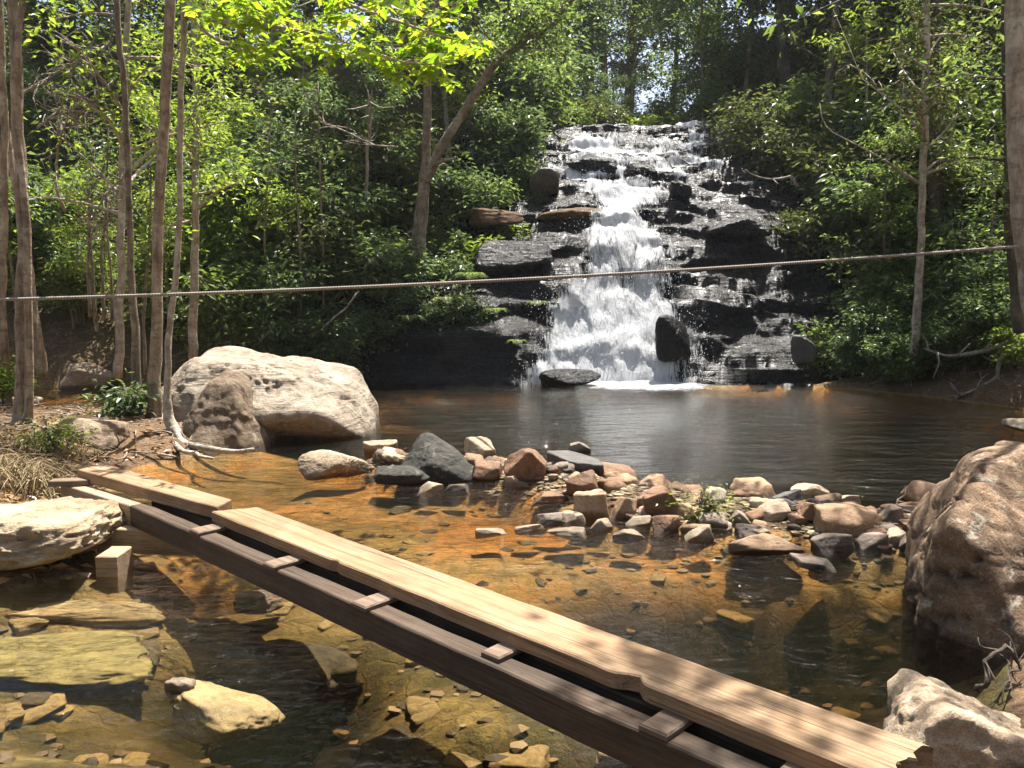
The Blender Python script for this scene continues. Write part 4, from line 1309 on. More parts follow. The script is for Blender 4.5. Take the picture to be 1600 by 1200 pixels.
# slim trees of the left bank
p = skinned([(34, 672, 8.4), (33, 560, 8.4), (36, 400, 8.45), (30, 220, 8.4), (24, 60, 8.4), (14, -80, 8.4), (0, -420, 8.5)], 50, 0.02, 1)
rad = np.interp(np.linspace(0, 1, 50), [0, 0.05, 0.15, 0.6, 1], [0.12, 0.070, 0.056, 0.054, 0.04])
def thick_extra(tb, lv, rng, base):
    # a second stem pressed against the first, forking off near the top
    q = skinned([(46, 668, 8.36), (45, 520, 8.34), (40, 330, 8.36), (22, 160, 8.36), (26, 80, 8.34), (40, -40, 8.3), (55, -200, 8.2)], 40, 0.01, 7)
    tb.add(q - base, [0.045, 0.036, 0.030, 0.026], 8, 0.1, 4)
    for k in range(7):
        a = rng.uniform(-2.6, 0.4)
        L = rng.uniform(0.35, 0.7)
        e = np.array([math.cos(a) * L, math.sin(a) * L, -0.14])
        tb.add(catmull([np.array([0, 0, 0.12]), e * 0.4 + np.array([0, 0, 0.05]), e], 8), [0.06, 0.02], 6, 0.1, k)
tree_thing('tree', 'thick brown two-stemmed tree trunk standing on the bank, the rope passing in front of it', 'tree', p, rad, M['bark_warm'], M['leaf_mid'], 101, 12, 0.10,
           [dict(t0=0.75, t1=1.0, n_br=8, br_len=1.6, per_twig=24, size=0.12)], extra=thick_extra)
p = skinned([(62, 590, 10.6), (52, 500, 10.6), (40, 380, 10.8), (20, 260, 11.0), (-10, 100, 11)], 30, 0.02, 2)
tree_thing('tree', 'thin leaning brown trunk with a curled root behind the thick two-stemmed tree', 'tree', p, [0.11, 0.065, 0.05, 0.045], M['bark_warm'], M['leaf_mid'], 102)
p = skinned([(2, 470, 10.2), (5, 380, 10.2), (8, 250, 10.2), (2, 60, 10.2), (-10, -100, 10.2)], 30, 0.02, 3)
tree_thing('tree', 'slender pale trunk at the edge of the picture behind the thick tree', 'tree', np.concatenate([[np.array([p[0][0], p[0][1], 0.2])], p]), [0.05, 0.042, 0.035], M['bark_warm'], M['leaf_mid'], 103)
p = skinned([(214, 640, 9.2), (208, 470, 9.2), (202, 320, 9.2), (193, 140, 9.2), (184, 0, 9.2), (176, -200, 9.2), (165, -420, 9.1)], 50, 0.03, 4)
tree_thing('tree', 'slim grey green trunk, the left one of three slim trunks by the huge boulder', 'tree', p, [0.055, 0.034, 0.032, 0.029, 0.02], M['bark_grey'], M['leaf_bright'], 104, crowns=[dict(t0=0.8, t1=1.0, n_br=7, br_len=1.1, per_twig=18, size=0.12)])
p = skinned([(242, 655, 9.0), (243, 560, 9.0), (246, 380, 9.0), (256, 200, 9.0), (265, 0, 9.0), (270, -160, 9.0), (280, -420, 9)], 50, 0.025, 5)
tree_thing('tree', 'straight reddish brown trunk, the thickest of three slim trunks by the huge boulder', 'tree', p, [0.085, 0.055, 0.054, 0.052, 0.04], M['bark_warm'], M['leaf_bright'], 105, crowns=[dict(t0=0.8, t1=1.0, n_br=7, br_len=1.2, per_twig=18, size=0.12)])
p = skinned([(276, 690, 8.35), (262, 640, 8.4), (262, 560, 8.45), (270, 470, 8.5), (281, 350, 8.5), (283, 200, 8.5), (288, 40, 8.5), (296, -60, 8.4), (310, -230, 8.2)], 60, 0.02, 6)
def curved_extra(tb, lv, rng, base):
    r1 = catmull([np.array(A(272, 668, 8.36)), np.array(A(284, 690, 8.25)), np.array(A(320, 700, 8.1)), np.array(A(365, 706, 8.0)), np.array(A(396, 702, 7.95))], 24)
    tb.add(r1 - base, [0.05, 0.032, 0.028, 0.02], 7, 0.15, 2)
    for pts, r in (([(268, 690, 8.3), (215, 702, 8.1), (150, 716, 7.6), (110, 706, 7.5)], 0.035), ([(270, 694, 8.25), (225, 712, 7.9), (175, 728, 7.4), (120, 722, 7.2), (80, 735, 6.9)], 0.045),
                   ([(265, 690, 8.3), (230, 700, 8.2), (190, 725, 7.6), (185, 745, 7.1)], 0.03), ([(270, 692, 8.2), (290, 705, 7.9), (330, 716, 7.6)], 0.03), ([(150, 716, 7.6), (135, 735, 7.3), (100, 745, 7.1)], 0.028)):
        tb.add(skinned(pts, 18, 0.03, int(r * 1000)) - base, [r, r * 0.8, r * 0.45], 7, 0.25, int(r * 997))
    # long boughs carrying the bright young leaves out over the stream
    for ctrl, nb, ln_, in (([(292, 0, 8.5), (330, 30, 8.0), (420, 40, 7.4), (520, 62, 7.0), (640, 100, 6.7)], 34, 0.75), ([(294, -20, 8.5), (380, -30, 7.9), (500, -5, 7.4), (610, 30, 7.0), (700, 60, 6.8)], 34, 0.8),
                           ([(292, 20, 8.5), (340, 62, 8.2), (400, 85, 8.0)], 8, 0.35), ([(296, -60, 8.4), (420, -80, 7.8), (560, -40, 7.4), (640, 0, 7.2)], 20, 0.7)):
        q = skinned(ctrl, 20, 0.03, 5) - base
        tb.add(q, [0.03, 0.018, 0.006], 6, 0.1, 2)
        for k in range(nb):
            t_ = rng.uniform(0.15, 1.0)
            b0 = np.array([np.interp(t_ * 19, np.arange(20), q[:, c]) for c in range(3)])
            d = rng.normal(size=3) * np.array([1, 1, 0.25])
            d /= np.linalg.norm(d)
            e = b0 + d * ln_ * rng.uniform(0.4, 1.0)
            tb.add(catmull([b0, (b0 + e) / 2 + rng.normal(size=3) * 0.03, e], 4), [0.006, 0.003], 3)
            # whorls of big leaves at the twig end and along it
            for f_, m_ in ((1.0, 10), (0.7, 7), (0.45, 6)):
                c = b0 + (e - b0) * f_
                ang = rng.uniform(0, 6.283) + np.arange(m_) * 2.4
                ax = np.stack([np.cos(ang), np.sin(ang), rng.uniform(-0.55, 0.05, m_)], 1)
                nr = np.stack([rng.normal(0, 0.55, m_), rng.normal(0, 0.55, m_), np.ones(m_)], 1)
                l = rng.uniform(0.05, 0.15, m_)
                lv.add(np.repeat(c[None], m_, 0) + ax * 0.012 + rng.normal(0, 0.02, (m_, 3)), ax, nr, l, l * rng.uniform(0.38, 0.62, m_))
tree_thing('tree', 'crooked trunk with a long curved root and boughs of bright yellow green leaves', 'tree', p, [0.075, 0.036, 0.031, 0.030, 0.029, 0.028, 0.024], M['bark_pale'], M['leaf_bright'], 106, extra=curved_extra)
p = skinned([(184, 590, 11.5), (188, 440, 11.5), (190, 320, 11.5), (194, 200, 11.5), (200, 20, 11.4), (204, -200, 11.4)], 40, 0.03, 8)
tree_thing('tree', 'mossy yellowish trunk just behind the left slim trunk', 'tree', p, [0.065, 0.046, 0.042, 0.03], M['bark_pale'], M['leaf_fresh'], 107, crowns=[dict(t0=0.35, t1=1.0, n_br=16, br_len=1.5, per_twig=26, size=0.11)])
p = skinned([(301, 560, 13.2), (303, 420, 13.2), (305, 300, 13.2), (308, 140, 13.2), (300, -40, 13.2), (300, -220, 13)], 40, 0.03, 9)
tree_thing('tree', 'yellowish trunk behind the crooked one with leaves along it', 'tree', p, [0.075, 0.054, 0.05, 0.03], M['bark_pale'], M['leaf_fresh'], 108, crowns=[dict(t0=0.3, t1=1.0, n_br=20, br_len=1.4, per_twig=24, size=0.12)])
# forked tree on the cliff beside the falls
p = skinned([(652, 420, 15.6), (657, 340, 15.6), (664, 275, 15.6), (666, 230, 15.6), (668, 130, 15.6), (668, 60, 15.7), (690, -40, 15.8), (700, -220, 15.8)], 40, 0.02, 11)
def fork_extra(tb, lv, rng, base):
    q = skinned([(664, 285, 15.6), (685, 240, 15.5), (725, 175, 15.4), (775, 100, 15.2), (815, 68, 15.1), (862, 35, 15.0), (910, -20, 14.9)], 30, 0.03, 3)
    tb.add(q - base, [0.10, 0.085, 0.07, 0.05, 0.03], 9, 0.1, 5)
    crown_on(rng, q - base, 0.45, 1.0, 16, 0.9, 26, 0.12, tb, lv)
    q = skinned([(668, 270, 15.6), (690, 252, 15.3), (712, 248, 15.2)], 10)
    tb.add(q - base, [0.05, 0.02], 6)
tree_thing('tree', 'forked grey tree on the cliff top with one long bough slanting over the falls', 'tree', p, [0.15, 0.115, 0.085, 0.07, 0.055, 0.04], M['bark_grey'], M['leaf_mid'], 109, 12,
           extra=fork_extra, crowns=[dict(t0=0.62, t1=1.0, n_br=14, br_len=1.3, per_twig=26, size=0.12)])
# right bank
p = skinned([(1428, 556, 12.9), (1434, 460, 12.9), (1440, 340, 12.9), (1444, 200, 12.9), (1447, 60, 12.9), (1450, -200, 12.9)], 50, 0.03, 12)
tree_thing('tree', 'slim pale straight trunk on the right bank crossing behind the rope', 'tree', p, [0.07, 0.054, 0.05, 0.04], M['bark_pale'], M['leaf_olive'], 110, crowns=[dict(t0=0.45, t1=1.0, n_br=22, br_len=1.4, per_twig=24, size=0.11)])
p = skinned([(1462, 540, 14.6), (1464, 400, 14.6), (1462, 250, 14.6), (1460, 60, 14.6), (1462, -200, 14.6)], 40, 0.03, 13)
tree_thing('tree', 'brownish trunk hung with climbers just behind the slim pale one', 'tree', p, [0.13, 0.11, 0.10, 0.07], M['bark_dark'], M['leaf_mid'], 111, crowns=[dict(t0=0.02, t1=0.98, n_br=40, br_len=0.55, per_twig=24, size=0.10)])
p = skinned([(1640, 560, 9.2), (1612, 470, 9.2), (1597, 340, 9.2), (1588, 200, 9.2), (1586, 60, 9.2), (1585, -120, 9.2), (1580, -500, 9)], 50, 0.02, 14)
def shade_boughs(tb, lv, rng, base):
    # unseen boughs added to shade the near bank and the end of the footbridge
    for ctrl in ([(5.65, 9.2, 6.2), (4.2, 7.4, 7.2), (2.8, 6.0, 7.3), (1.7, 5.0, 7.0)], [(5.65, 9.2, 6.6), (5.3, 7.4, 7.4), (5.0, 5.8, 7.4), (4.6, 4.9, 7.2)],
                 [(5.65, 9.2, 5.9), (6.0, 7.5, 6.8), (6.2, 6.5, 7.0), (6.0, 5.5, 6.8)]):
        q = catmull(ctrl, 24) - base
        tb.add(q, [0.06, 0.045, 0.015], 7, 0.1, 3)
        crown_on(rng, q, 0.35, 1.0, 11, 1.0, 26, 0.12, tb, lv, up_ang=(-0.3, 0.5), twigs=4)
tree_thing('tree', 'thick pale grey trunk at the picture edge to which the rope runs', 'tree', p, [0.14, 0.10, 0.095, 0.092, 0.07], M['bark_pale'], M['leaf_mid'], 112, 14, crowns=[dict(t0=0.72, t1=1.0, n_br=22, br_len=3.0, per_twig=34, size=0.13, twigs=6)], extra=shade_boughs)
p = skinned([(1590, 520, 11.0), (1585, 440, 11.0), (1578, 360, 11.0), (1576, 200, 11.0), (1570, 0, 11.2)], 30, 0.03, 15)
tree_thing('tree', 'thin dark trunk just behind the thick pale grey one', 'tree', p, [0.07, 0.06, 0.05], M['bark_dark'], M['leaf_mid'], 113, crowns=[dict(t0=0.3, t1=1.0, n_br=12, br_len=0.8, per_twig=24, size=0.10)])

# ------------------------------------------------------------------ forest behind: a few trees and bushes grown one by one, then copied
def proto_tree(label, seed, h, r, leafm, bark, n_br, br_len, per, size, t0=0.3, group=None, twigs=6, lean=0.08):
    rng = np.random.default_rng(seed)
    a = rng.uniform(0, 6.28)
    top = np.array([math.cos(a) * lean * h, math.sin(a) * lean * h, h])
    path = catmull([np.zeros(3), top * 0.45 + rng.normal(size=3) * 0.12, top], 24)
    return tree_thing('forest_tree', label, 'tree', path, [r, r * 0.8, r * 0.5, 0.02], bark, leafm, seed, 9, 0.12,
                      [dict(t0=t0, t1=1.0, n_br=n_br, br_len=br_len, per_twig=per, size=size, twigs=twigs)], group=group)
def proto_bush(label, seed, h, leafm, bark, stems, per, size, group=None, spread=0.7, name='bush'):
    rng = np.random.default_rng(seed)
    root = empty(name, (0, 0, 0), label, 'bush', group)
    tb, lv = Tubes(), Leaves()
    for k in range(stems):
        a = rng.uniform(0, 6.28)
        L = h * rng.uniform(0.6, 1.05)
        e = np.array([math.cos(a) * spread * rng.uniform(0.2, 1), math.sin(a) * spread * rng.uniform(0.2, 1), L])
        pth = catmull([np.array([math.cos(a) * 0.08, math.sin(a) * 0.08, -0.1]), e * np.array([0.35, 0.35, 0.55]), e], 10)
        tb.add(pth, [0.02, 0.006], 5)
        crown_on(rng, pth, 0.3, 1.0, 5, h * 0.38, per, size, tb, lv, twigs=3, r_base=0.008, crad=0.22)
    link('stems', tb.mesh('stems'), bark, root)
    link('crown', lv.mesh('crown'), leafm, root)
    return root
TREES = [
    proto_tree('tree', 301, 9.5, 0.16, M['leaf_dark'], M['bark_dark'], 30, 2.3, 30, 0.22, 0.18),
    proto_tree('tree', 302, 8.5, 0.13, M['leaf_mid'], M['bark_grey'], 28, 2.0, 28, 0.21, 0.15),
    proto_tree('tree', 303, 10.5, 0.17, M['leaf_olive'], M['bark_grey'], 30, 2.3, 28, 0.20, 0.25),
    proto_tree('tree', 304, 7.0, 0.09, M['leaf_fresh'], M['bark_pale'], 24, 1.7, 26, 0.19, 0.2),
    proto_tree('tree', 305, 8.0, 0.12, M['leaf_dark'], M['bark_grey'], 28, 1.9, 30, 0.20, 0.08),
]
BUSHES = [
    proto_bush('bush', 321, 1.7, M['leaf_dark'], M['bark_dark'], 9, 22, 0.14),
    proto_bush('bush', 322, 1.4, M['leaf_mid'], M['bark_grey'], 8, 20, 0.13),
    proto_bush('bush', 323, 1.1, M['leaf_fresh'], M['bark_grey'], 7, 18, 0.125),
    proto_bush('bush', 324, 1.5, M['leaf_olive'], M['bark_grey'], 8, 20, 0.13),
]
_used = set()
rng = np.random.default_rng(55)
def put(protos, k, x, y, sc, label, group, dz=0.0):
    r = protos[k]
    loc = (x, y, gh(x, y) - 0.1 + dz)
    if r.name not in _used:
        _used.add(r.name)
        r.location = loc
        r.rotation_euler = (0, 0, rng.uniform(0, 6.28))
        r.scale = (sc, sc, sc)
        r['label'] = label
        if group: r['group'] = group
        return r
    return copy_thing(r, loc, rng.uniform(0, 6.28), sc, label, group)
GL, GM, GR = 'trees on the slope left of the falls', 'trees above the falls', 'trees on the slope right of the falls'
LT = {0: 'dark broad-leaved', 1: 'mid green leafy', 2: 'tall olive green', 3: 'fresh green slender', 4: 'dark low-branched'}
def lab_t(k, where): return LT[k] + ' forest tree standing ' + where

def rows(specs, where, group, seed):
    """rank upon rank of trees, each rank taller than the one in front of it, as they stand on the slope"""
    rg = np.random.default_rng(seed)
    for (x0, x1, y0, y1, n_, s0, s1, ks) in specs:
        for q in range(n_):
            x = x0 + (x1 - x0) * (q + rg.uniform(0.1, 0.9)) / n_
            y = rg.uniform(y0, y1)
            k = ks[rg.integers(len(ks))]
            put(TREES, k, x, y, rg.uniform(s0, s1), lab_t(k, where), group)
rows([(-10.5, -3.0, 14.6, 15.3, 6, 0.32, 0.44, (3, 4, 1)), (-12, -2.0, 16.2, 17.2, 8, 0.40, 0.54, (1, 4, 3, 0)), (-13, -1.2, 18.2, 19.7, 9, 0.52, 0.72, (1, 3, 2, 4)), (-15, 0.0, 20.8, 22.8, 9, 0.78, 1.0, (0, 1, 2, 4)), (-17, 0.2, 24.0, 26.5, 8, 1.0, 1.25, (0, 1, 2, 4)), (-20, 0, 29, 33, 8, 1.2, 1.5, (0, 1, 4))],
     'on the slope left of the waterfall', GL, 1)
rows([(0.3, 1.4, 24.0, 25.0, 2, 0.45, 0.6, (1, 4)), (5.6, 8.2, 24, 25.5, 3, 0.5, 0.7, (1, 4, 3)), (2.2, 5.2, 25.5, 26.5, 3, 0.26, 0.36, (1, 4)), (-0.4, 1.6, 27, 29, 3, 0.7, 0.9, (4, 1)), (6.0, 10, 27, 29, 4, 0.75, 0.95, (4, 1, 0)), (-2, 1.6, 31, 34, 4, 0.9, 1.15, (4, 1, 0)), (7.4, 13, 31, 34, 5, 0.95, 1.2, (4, 1, 0)), (-4, 1.2, 37, 41, 4, 1.0, 1.35, (4, 0, 4)), (9.4, 16, 37, 41, 4, 1.0, 1.35, (4, 0, 4)), (1.5, 8.0, 36, 40, 6, 0.52, 0.68, (4, 1)), (3.6, 4.3, 32.5, 33.5, 1, 1.12, 1.18, (2,)), (2.9, 3.4, 37, 38, 1, 1.25, 1.3, (2,)), (4.6, 5.2, 36, 37, 1, 1.25, 1.3, (2,)), (1.9, 2.6, 29, 30.5, 1, 0.85, 0.9, (4,)), (5.2, 5.7, 29, 30.5, 1, 0.85, 0.9, (1,))],
     'above the waterfall', GM, 2)
rows([(6.6, 12, 14.6, 15.6, 4, 0.36, 0.5, (1, 4, 3)), (6.6, 12.5, 16.4, 17.6, 5, 0.5, 0.66, (4, 1, 0, 3)), (6.6, 14, 18.6, 20.4, 6, 0.65, 0.9, (0, 2, 1, 4)), (7.0, 16, 21.5, 23.5, 6, 0.85, 1.1, (0, 1, 2, 4)), (8, 20, 25, 28, 7, 1.0, 1.3, (0, 1, 2, 4)), (12, 24, 30, 35, 6, 1.3, 1.5, (0, 4))],
     'on the slope right of the waterfall', GR, 3)
rows([(-9, 9, -8, -5, 6, 0.9, 1.1, (0, 1, 4)), (-12, 12, -13, -10, 6, 1.1, 1.3, (0, 2, 4))], 'on the near bank behind the viewpoint', 'trees behind the viewpoint', 4)
BT = {0: 'dark leafy', 1: 'mid green', 2: 'fresh green', 3: 'olive green'}
def lab_b(k, where): return BT[k] + ' bush growing ' + where
for (u, v, d, k, sc) in [(120, 430, 15.0, 1, 1.1), (350, 470, 14.6, 1, 1.2), (400, 400, 15.0, 2, 1.3), (455, 450, 14.7, 0, 1.1), (330, 380, 15.5, 2, 1.3), (520, 420, 15.3, 3, 1.2), (560, 360, 16.0, 0, 1.3), (600, 440, 15.2, 0, 1.0),
                         (480, 350, 16.2, 3, 1.5), (580, 300, 16.8, 1, 1.2), (420, 300, 16.6, 0, 1.6), (250, 400, 15.5, 1, 1.2), (40, 380, 15.5, 0, 1.4), (530, 510, 14.5, 0, 0.8), (370, 330, 15.6, 2, 1.7), (450, 300, 15.9, 1, 1.8), (520, 290, 16.2, 2, 1.5), (560, 250, 16.8, 1, 1.7), (300, 300, 16.0, 1, 1.7), (600, 230, 17.2, 3, 1.6), (490, 230, 17.0, 2, 1.6), (420, 390, 15.2, 2, 1.2), (620, 330, 15.9, 2, 1.0), (540, 370, 15.4, 1, 1.2), (440, 530, 14.4, 0, 0.8), (630, 350, 16.0, 3, 0.9)]:
    p = A(u, v, d)
    put(BUSHES, k, p.x, d, sc, lab_b(k, 'on the dark bank left of the waterfall'), 'bushes on the left bank')
for (u, d, k, sc) in [(700, 15.6, 0, 0.7), (745, 16.3, 2, 0.9), (800, 16.9, 2, 0.7), (720, 17.2, 0, 1.0), (690, 15.2, 3, 0.6), (830, 18.4, 1, 0.8), (790, 18.8, 0, 1.2), (640, 15.0, 0, 0.6), (760, 15.5, 1, 0.4), (600, 14.7, 0, 0.5), (680, 14.9, 0, 0.45), (730, 15.0, 0, 0.5), (560, 14.7, 0, 0.6), (790, 16.2, 2, 0.35), (740, 16.2, 1, 0.5), (700, 16.4, 0, 0.6), (840, 17.6, 0, 0.45), (770, 17.6, 1, 0.8), (660, 16.8, 1, 0.8)]:
    x = A(u, 350, d).x
    put(BUSHES, k, x, d, sc, lab_b(k, 'on the rocks beside the forked tree'), 'bushes beside the forked tree')
for (u, d, k, sc) in [(1330, 14.6, 1, 0.9), (1370, 15.2, 1, 1.2), (1400, 14.3, 2, 0.9), (1345, 16.2, 0, 1.3), (1500, 14.4, 0, 1.1), (1540, 13.4, 1, 1.0), (1520, 15.0, 3, 1.4), (1585, 12.8, 2, 0.9),
                      (1310, 17.2, 3, 1.3), (1400, 17.0, 0, 1.5), (1390, 13.9, 0, 0.7), (1460, 13.9, 0, 0.8), (1480, 16.6, 0, 1.5), (1580, 15.2, 0, 1.5), (1250, 16.6, 3, 0.9), (1550, 12.6, 0, 0.7), (1420, 13.5, 0, 0.5), (1490, 13.3, 0, 0.6), (1450, 15.2, 1, 1.0), (1560, 14.2, 2, 1.1), (1360, 14.8, 0, 0.9), (1395, 13.35, 0, 0.5), (1435, 13.1, 1, 0.5), (1480, 12.9, 0, 0.55), (1525, 12.6, 3, 0.5), (1565, 12.4, 0, 0.55), (1600, 12.0, 2, 0.6), (1345, 13.9, 0, 0.5), (1620, 12.6, 1, 0.9), (1570, 13.2, 0, 0.9)]:
    x = A(u, 350, d).x
    put(BUSHES, k, x, d, sc, lab_b(k, 'on the shaded right bank'), 'bushes on the right bank')
for (u, d, k, sc) in [(1180, 19.3, 3, 1.2), (1215, 18.4, 3, 1.2), (1240, 20.0, 1, 1.4), (1150, 22.4, 2, 1.0), (840, 22.5, 1, 1.2), (800, 21.0, 0, 1.4), (900, 24.0, 1, 1.0), (1000, 25.0, 2, 1.0), (1090, 24.5, 1, 1.1), (950, 24.8, 3, 1.0), (1040, 27, 1, 1.3), (870, 26.5, 0, 1.6), (1130, 27, 3, 1.5)]:
    x = A(u, 250, d).x
    put(BUSHES, k, x, d, sc, lab_b(k, 'along the top of the falls'), 'bushes along the top of the falls')

# ------------------------------------------------------------------ small plants, dead wood, litter
p = on_ground(1105, 812)
b = proto_bush('small bright green plant growing between the stones of the bar', 341, 0.11, M['leaf_fresh'], M['bark_grey'], 5, 5, 0.035, None, 0.07, 'plant')
b.location = (p.x, p.y, 0.06); b['category'] = 'plant'
b = proto_bush('leafy plant at the foot of the slim trunks', 342, 0.34, M['leaf_dark'], M['bark_grey'], 6, 8, 0.09, None, 0.28, 'plant')
p = G(208, 660, 0.2); b.location = p; b['category'] = 'plant'
b = proto_bush('small green weed beside the round brown rock', 343, 0.13, M['leaf_fresh'], M['bark_grey'], 5, 6, 0.05, None, 0.14, 'plant')
p = G(82, 692, 0.3); b.location = p; b['category'] = 'plant'
b = proto_bush('green weed at the picture edge beside the thick tree trunk', 344, 0.35, M['leaf_bright'], M['bark_grey'], 6, 12, 0.07, None, 0.25, 'plant')
p = G(4, 622, 0.3); b.location = p; b['category'] = 'plant'

def dead_branch(label, ctrl, r, seed, twigs=6, tl=0.4, cat='branch', name='dead_branch', mat='twig_dead'):
    rng = np.random.default_rng(seed)
    q = skinned(ctrl, 24, 0.05, seed)
    base = Vector(q[0])
    tb = Tubes()
    q = q - np.array(base)
    tb.add(q, [r, r * 0.7, r * 0.3], 7, 0.15, seed)
    for k in range(twigs):
        i = rng.integers(5, 23)
        d = rng.normal(size=3); d /= np.linalg.norm(d)
        e = q[i] + d * tl * rng.uniform(0.4, 1)
        tb.add(catmull([q[i], (q[i] + e) / 2 + rng.normal(size=3) * 0.08 * tl, e], 6), [r * 0.5, r * 0.18], 4)
    o = link(name, tb.mesh(name), M[mat], None, base)
    return tag(o, label, cat)
dead_branch('bare pale branch arching from the right bank bushes over the cascade', [(1245, 292, 17.2), (1238, 276, 17.2), (1215, 280, 17.2), (1190, 278, 17.2), (1162, 265, 17.2)], 0.035, 1, 4, 0.3)
dead_branch('long bare fallen branch reaching into the pool on the right bank', [(1610, 522, 11.8), (1560, 540, 12.0), (1520, 552, 12.2), (1480, 556, 12.4), (1445, 545, 12.6)], 0.045, 2, 5, 0.5)
dead_branch('forked dead branch standing out of the water at the right bank', [(1600, 530, 11.8), (1568, 560, 11.9), (1558, 590, 12.0), (1530, 605, 12.1), (1490, 622, 12.2)], 0.040, 3, 8, 0.45)
dead_branch('thin bare vine curving through the shade left of the falls', [(560, 455, 14.2), (530, 490, 14.1), (495, 520, 14.1), (465, 525, 14.2)], 0.018, 4, 2, 0.3)
dead_branch('fallen dark log slanting down the bank behind the huge boulder', [(330, 545, 14.6), (400, 490, 14.8), (470, 445, 15.0), (540, 380, 15.3)], 0.11, 5, 3, 0.4, 'log', 'fallen_log', 'bark_dark')
dead_branch('tangle of pale dead twigs behind the left slim trunks', [(120, 330, 12.6), (150, 355, 12.6), (175, 330, 12.6), (165, 290, 12.6)], 0.018, 6, 26, 0.55)
dead_branch('pale dead twigs caught between the thick tree and the left slim trunk', [(60, 200, 11.0), (95, 170, 11.1), (130, 175, 11.2), (165, 150, 11.3)], 0.018, 26, 34, 0.7)
dead_branch('dry pale branch drooping beside the mossy yellowish trunk', [(205, 250, 11.2), (180, 290, 11.0), (150, 330, 10.9), (140, 380, 10.9)], 0.018, 27, 26, 0.5)
dead_branch('dry bare bough sticking up among the lit leaves over the side pool', [(100, 330, 12.0), (90, 250, 11.8), (110, 180, 11.6), (150, 110, 11.4)], 0.022, 28, 30, 0.7)
dead_branch('bare grey branches spreading among the leaves left of the slim trunks', [(30, 150, 11.2), (80, 120, 11.2), (130, 90, 11.2), (180, 60, 11.2)], 0.022, 7, 34, 0.8)
dead_branch('bare twiggy branch hanging before the dark trees left of the forked tree', [(620, 230, 15.0), (580, 225, 15.0), (540, 205, 15.0), (500, 190, 15.0)], 0.02, 8, 22, 0.6)
dead_branch('thin pale dead trunk leaning among the bushes left of the forked tree', [(575, 330, 15.4), (572, 250, 15.4), (578, 180, 15.4), (576, 140, 15.4)], 0.035, 9, 10, 0.6)
dead_branch('stick lying across the stones of the bar', [(1060, 770, 6.6), (1100, 772, 6.55), (1140, 776, 6.5), (1165, 782, 6.4)], 0.010, 10, 5, 0.12, 'stick', 'stick')
dead_branch('forked twig lying on the right half of the bar', [(1375, 812, 5.95), (1395, 790, 6.05), (1412, 772, 6.1), (1418, 758, 6.1)], 0.008, 11, 4, 0.12, 'stick', 'stick')
dead_branch('gnarled grey root looping in the hollow between the two near boulders', [(1528, 1085, 3.25), (1540, 1040, 3.3), (1572, 1012, 3.35), (1585, 1040, 3.3), (1575, 1075, 3.2)], 0.012, 12, 10, 0.2, 'root', 'root', 'bark_dark')

# thin saplings in the dark under the left trees
for k, (u, vt, vb, d) in enumerate([(136, 350, 470, 13.2), (143, 300, 480, 13.6), (160, 320, 475, 13.0), (172, 360, 480, 13.5), (415, 250, 520, 14.8), (470, 300, 530, 14.4), (225, 380, 560, 13), (505, 250, 530, 14.7), (1545, 330, 540, 13.4)]):
    q = skinned([(u + 3, vb + 25, d), (u, (vb + vt) / 2, d), (u + (-1) ** k * 6, vt, d), (u + (-1) ** k * 10, vt - 120, d)], 16, 0.04, k + 60)
    tree_thing('sapling', 'thin pale bare sapling stem in the shade under the trees', 'sapling', q, [0.028, 0.022, 0.012], M['bark_grey'], M['leaf_dark'], 600 + k, 6, 0.1,
               [dict(t0=0.6, t1=1.0, n_br=5, br_len=0.5, per_twig=14, size=0.10, twigs=3, r_base=0.006)], group='saplings in the shade')

# ferns on the cliff
def fern(label, p, seed, L=0.5, n=11):
    rng = np.random.default_rng(seed)
    lv, tb = Leaves(), Tubes()
    for k in range(n):
        a = k * 6.283 / n + rng.normal() * 0.2
        d = np.array([math.cos(a), math.sin(a), 0])
        pth = catmull([np.zeros(3), d * L * 0.5 + np.array([0, 0, L * 0.45]), d * L + np.array([0, 0, L * 0.15])], 14)
        tb.add(pth, [0.006, 0.002], 4)
        sd_ = np.array([-d[1], d[0], 0])
        for sgn in (-1, 1):
            m_ = 12
            l = L * 0.24 * np.sin(np.linspace(0.35, 3.0, m_))
            lv.add(pth[2:14], np.repeat((sd_ * sgn + d * 0.35)[None], m_, 0) + rng.normal(size=(m_, 3)) * 0.1, np.tile([0, 0, 1.0], (m_, 1)), l, l * 0.3)
    root = empty('fern', p, label, 'fern')
    link('stems', tb.mesh('stems'), M['bark_dark'], root)
    link('fronds', lv.mesh('fronds'), M['leaf_mid'], root)
    return root
fern('fern with arching fronds on the dark cliff below the forked tree', A(612, 402, 15.25), 1, 0.55)
fern('small fern on the cliff edge beside the smooth black hump', A(735, 440, 14.9), 2, 0.35)

for k, (u, v, d, L, w_) in enumerate([(640, 505, 14.45, 0.3, 'lowest left'), (700, 478, 14.6, 0.34, 'upper left'), (775, 492, 14.55, 0.26, 'sunlit middle'), (808, 540, 14.35, 0.22, 'lowest right'), (590, 470, 14.6, 0.36, 'shaded leftmost'), (840, 480, 14.7, 0.22, 'rightmost')]):
    p = A(u, v, d)
    fern(w_ + ' of the small ferns on the black rock wall left of the fall', (p.x, p.y, max(p.z, gh(p.x, p.y))), 10 + k, L, 9)
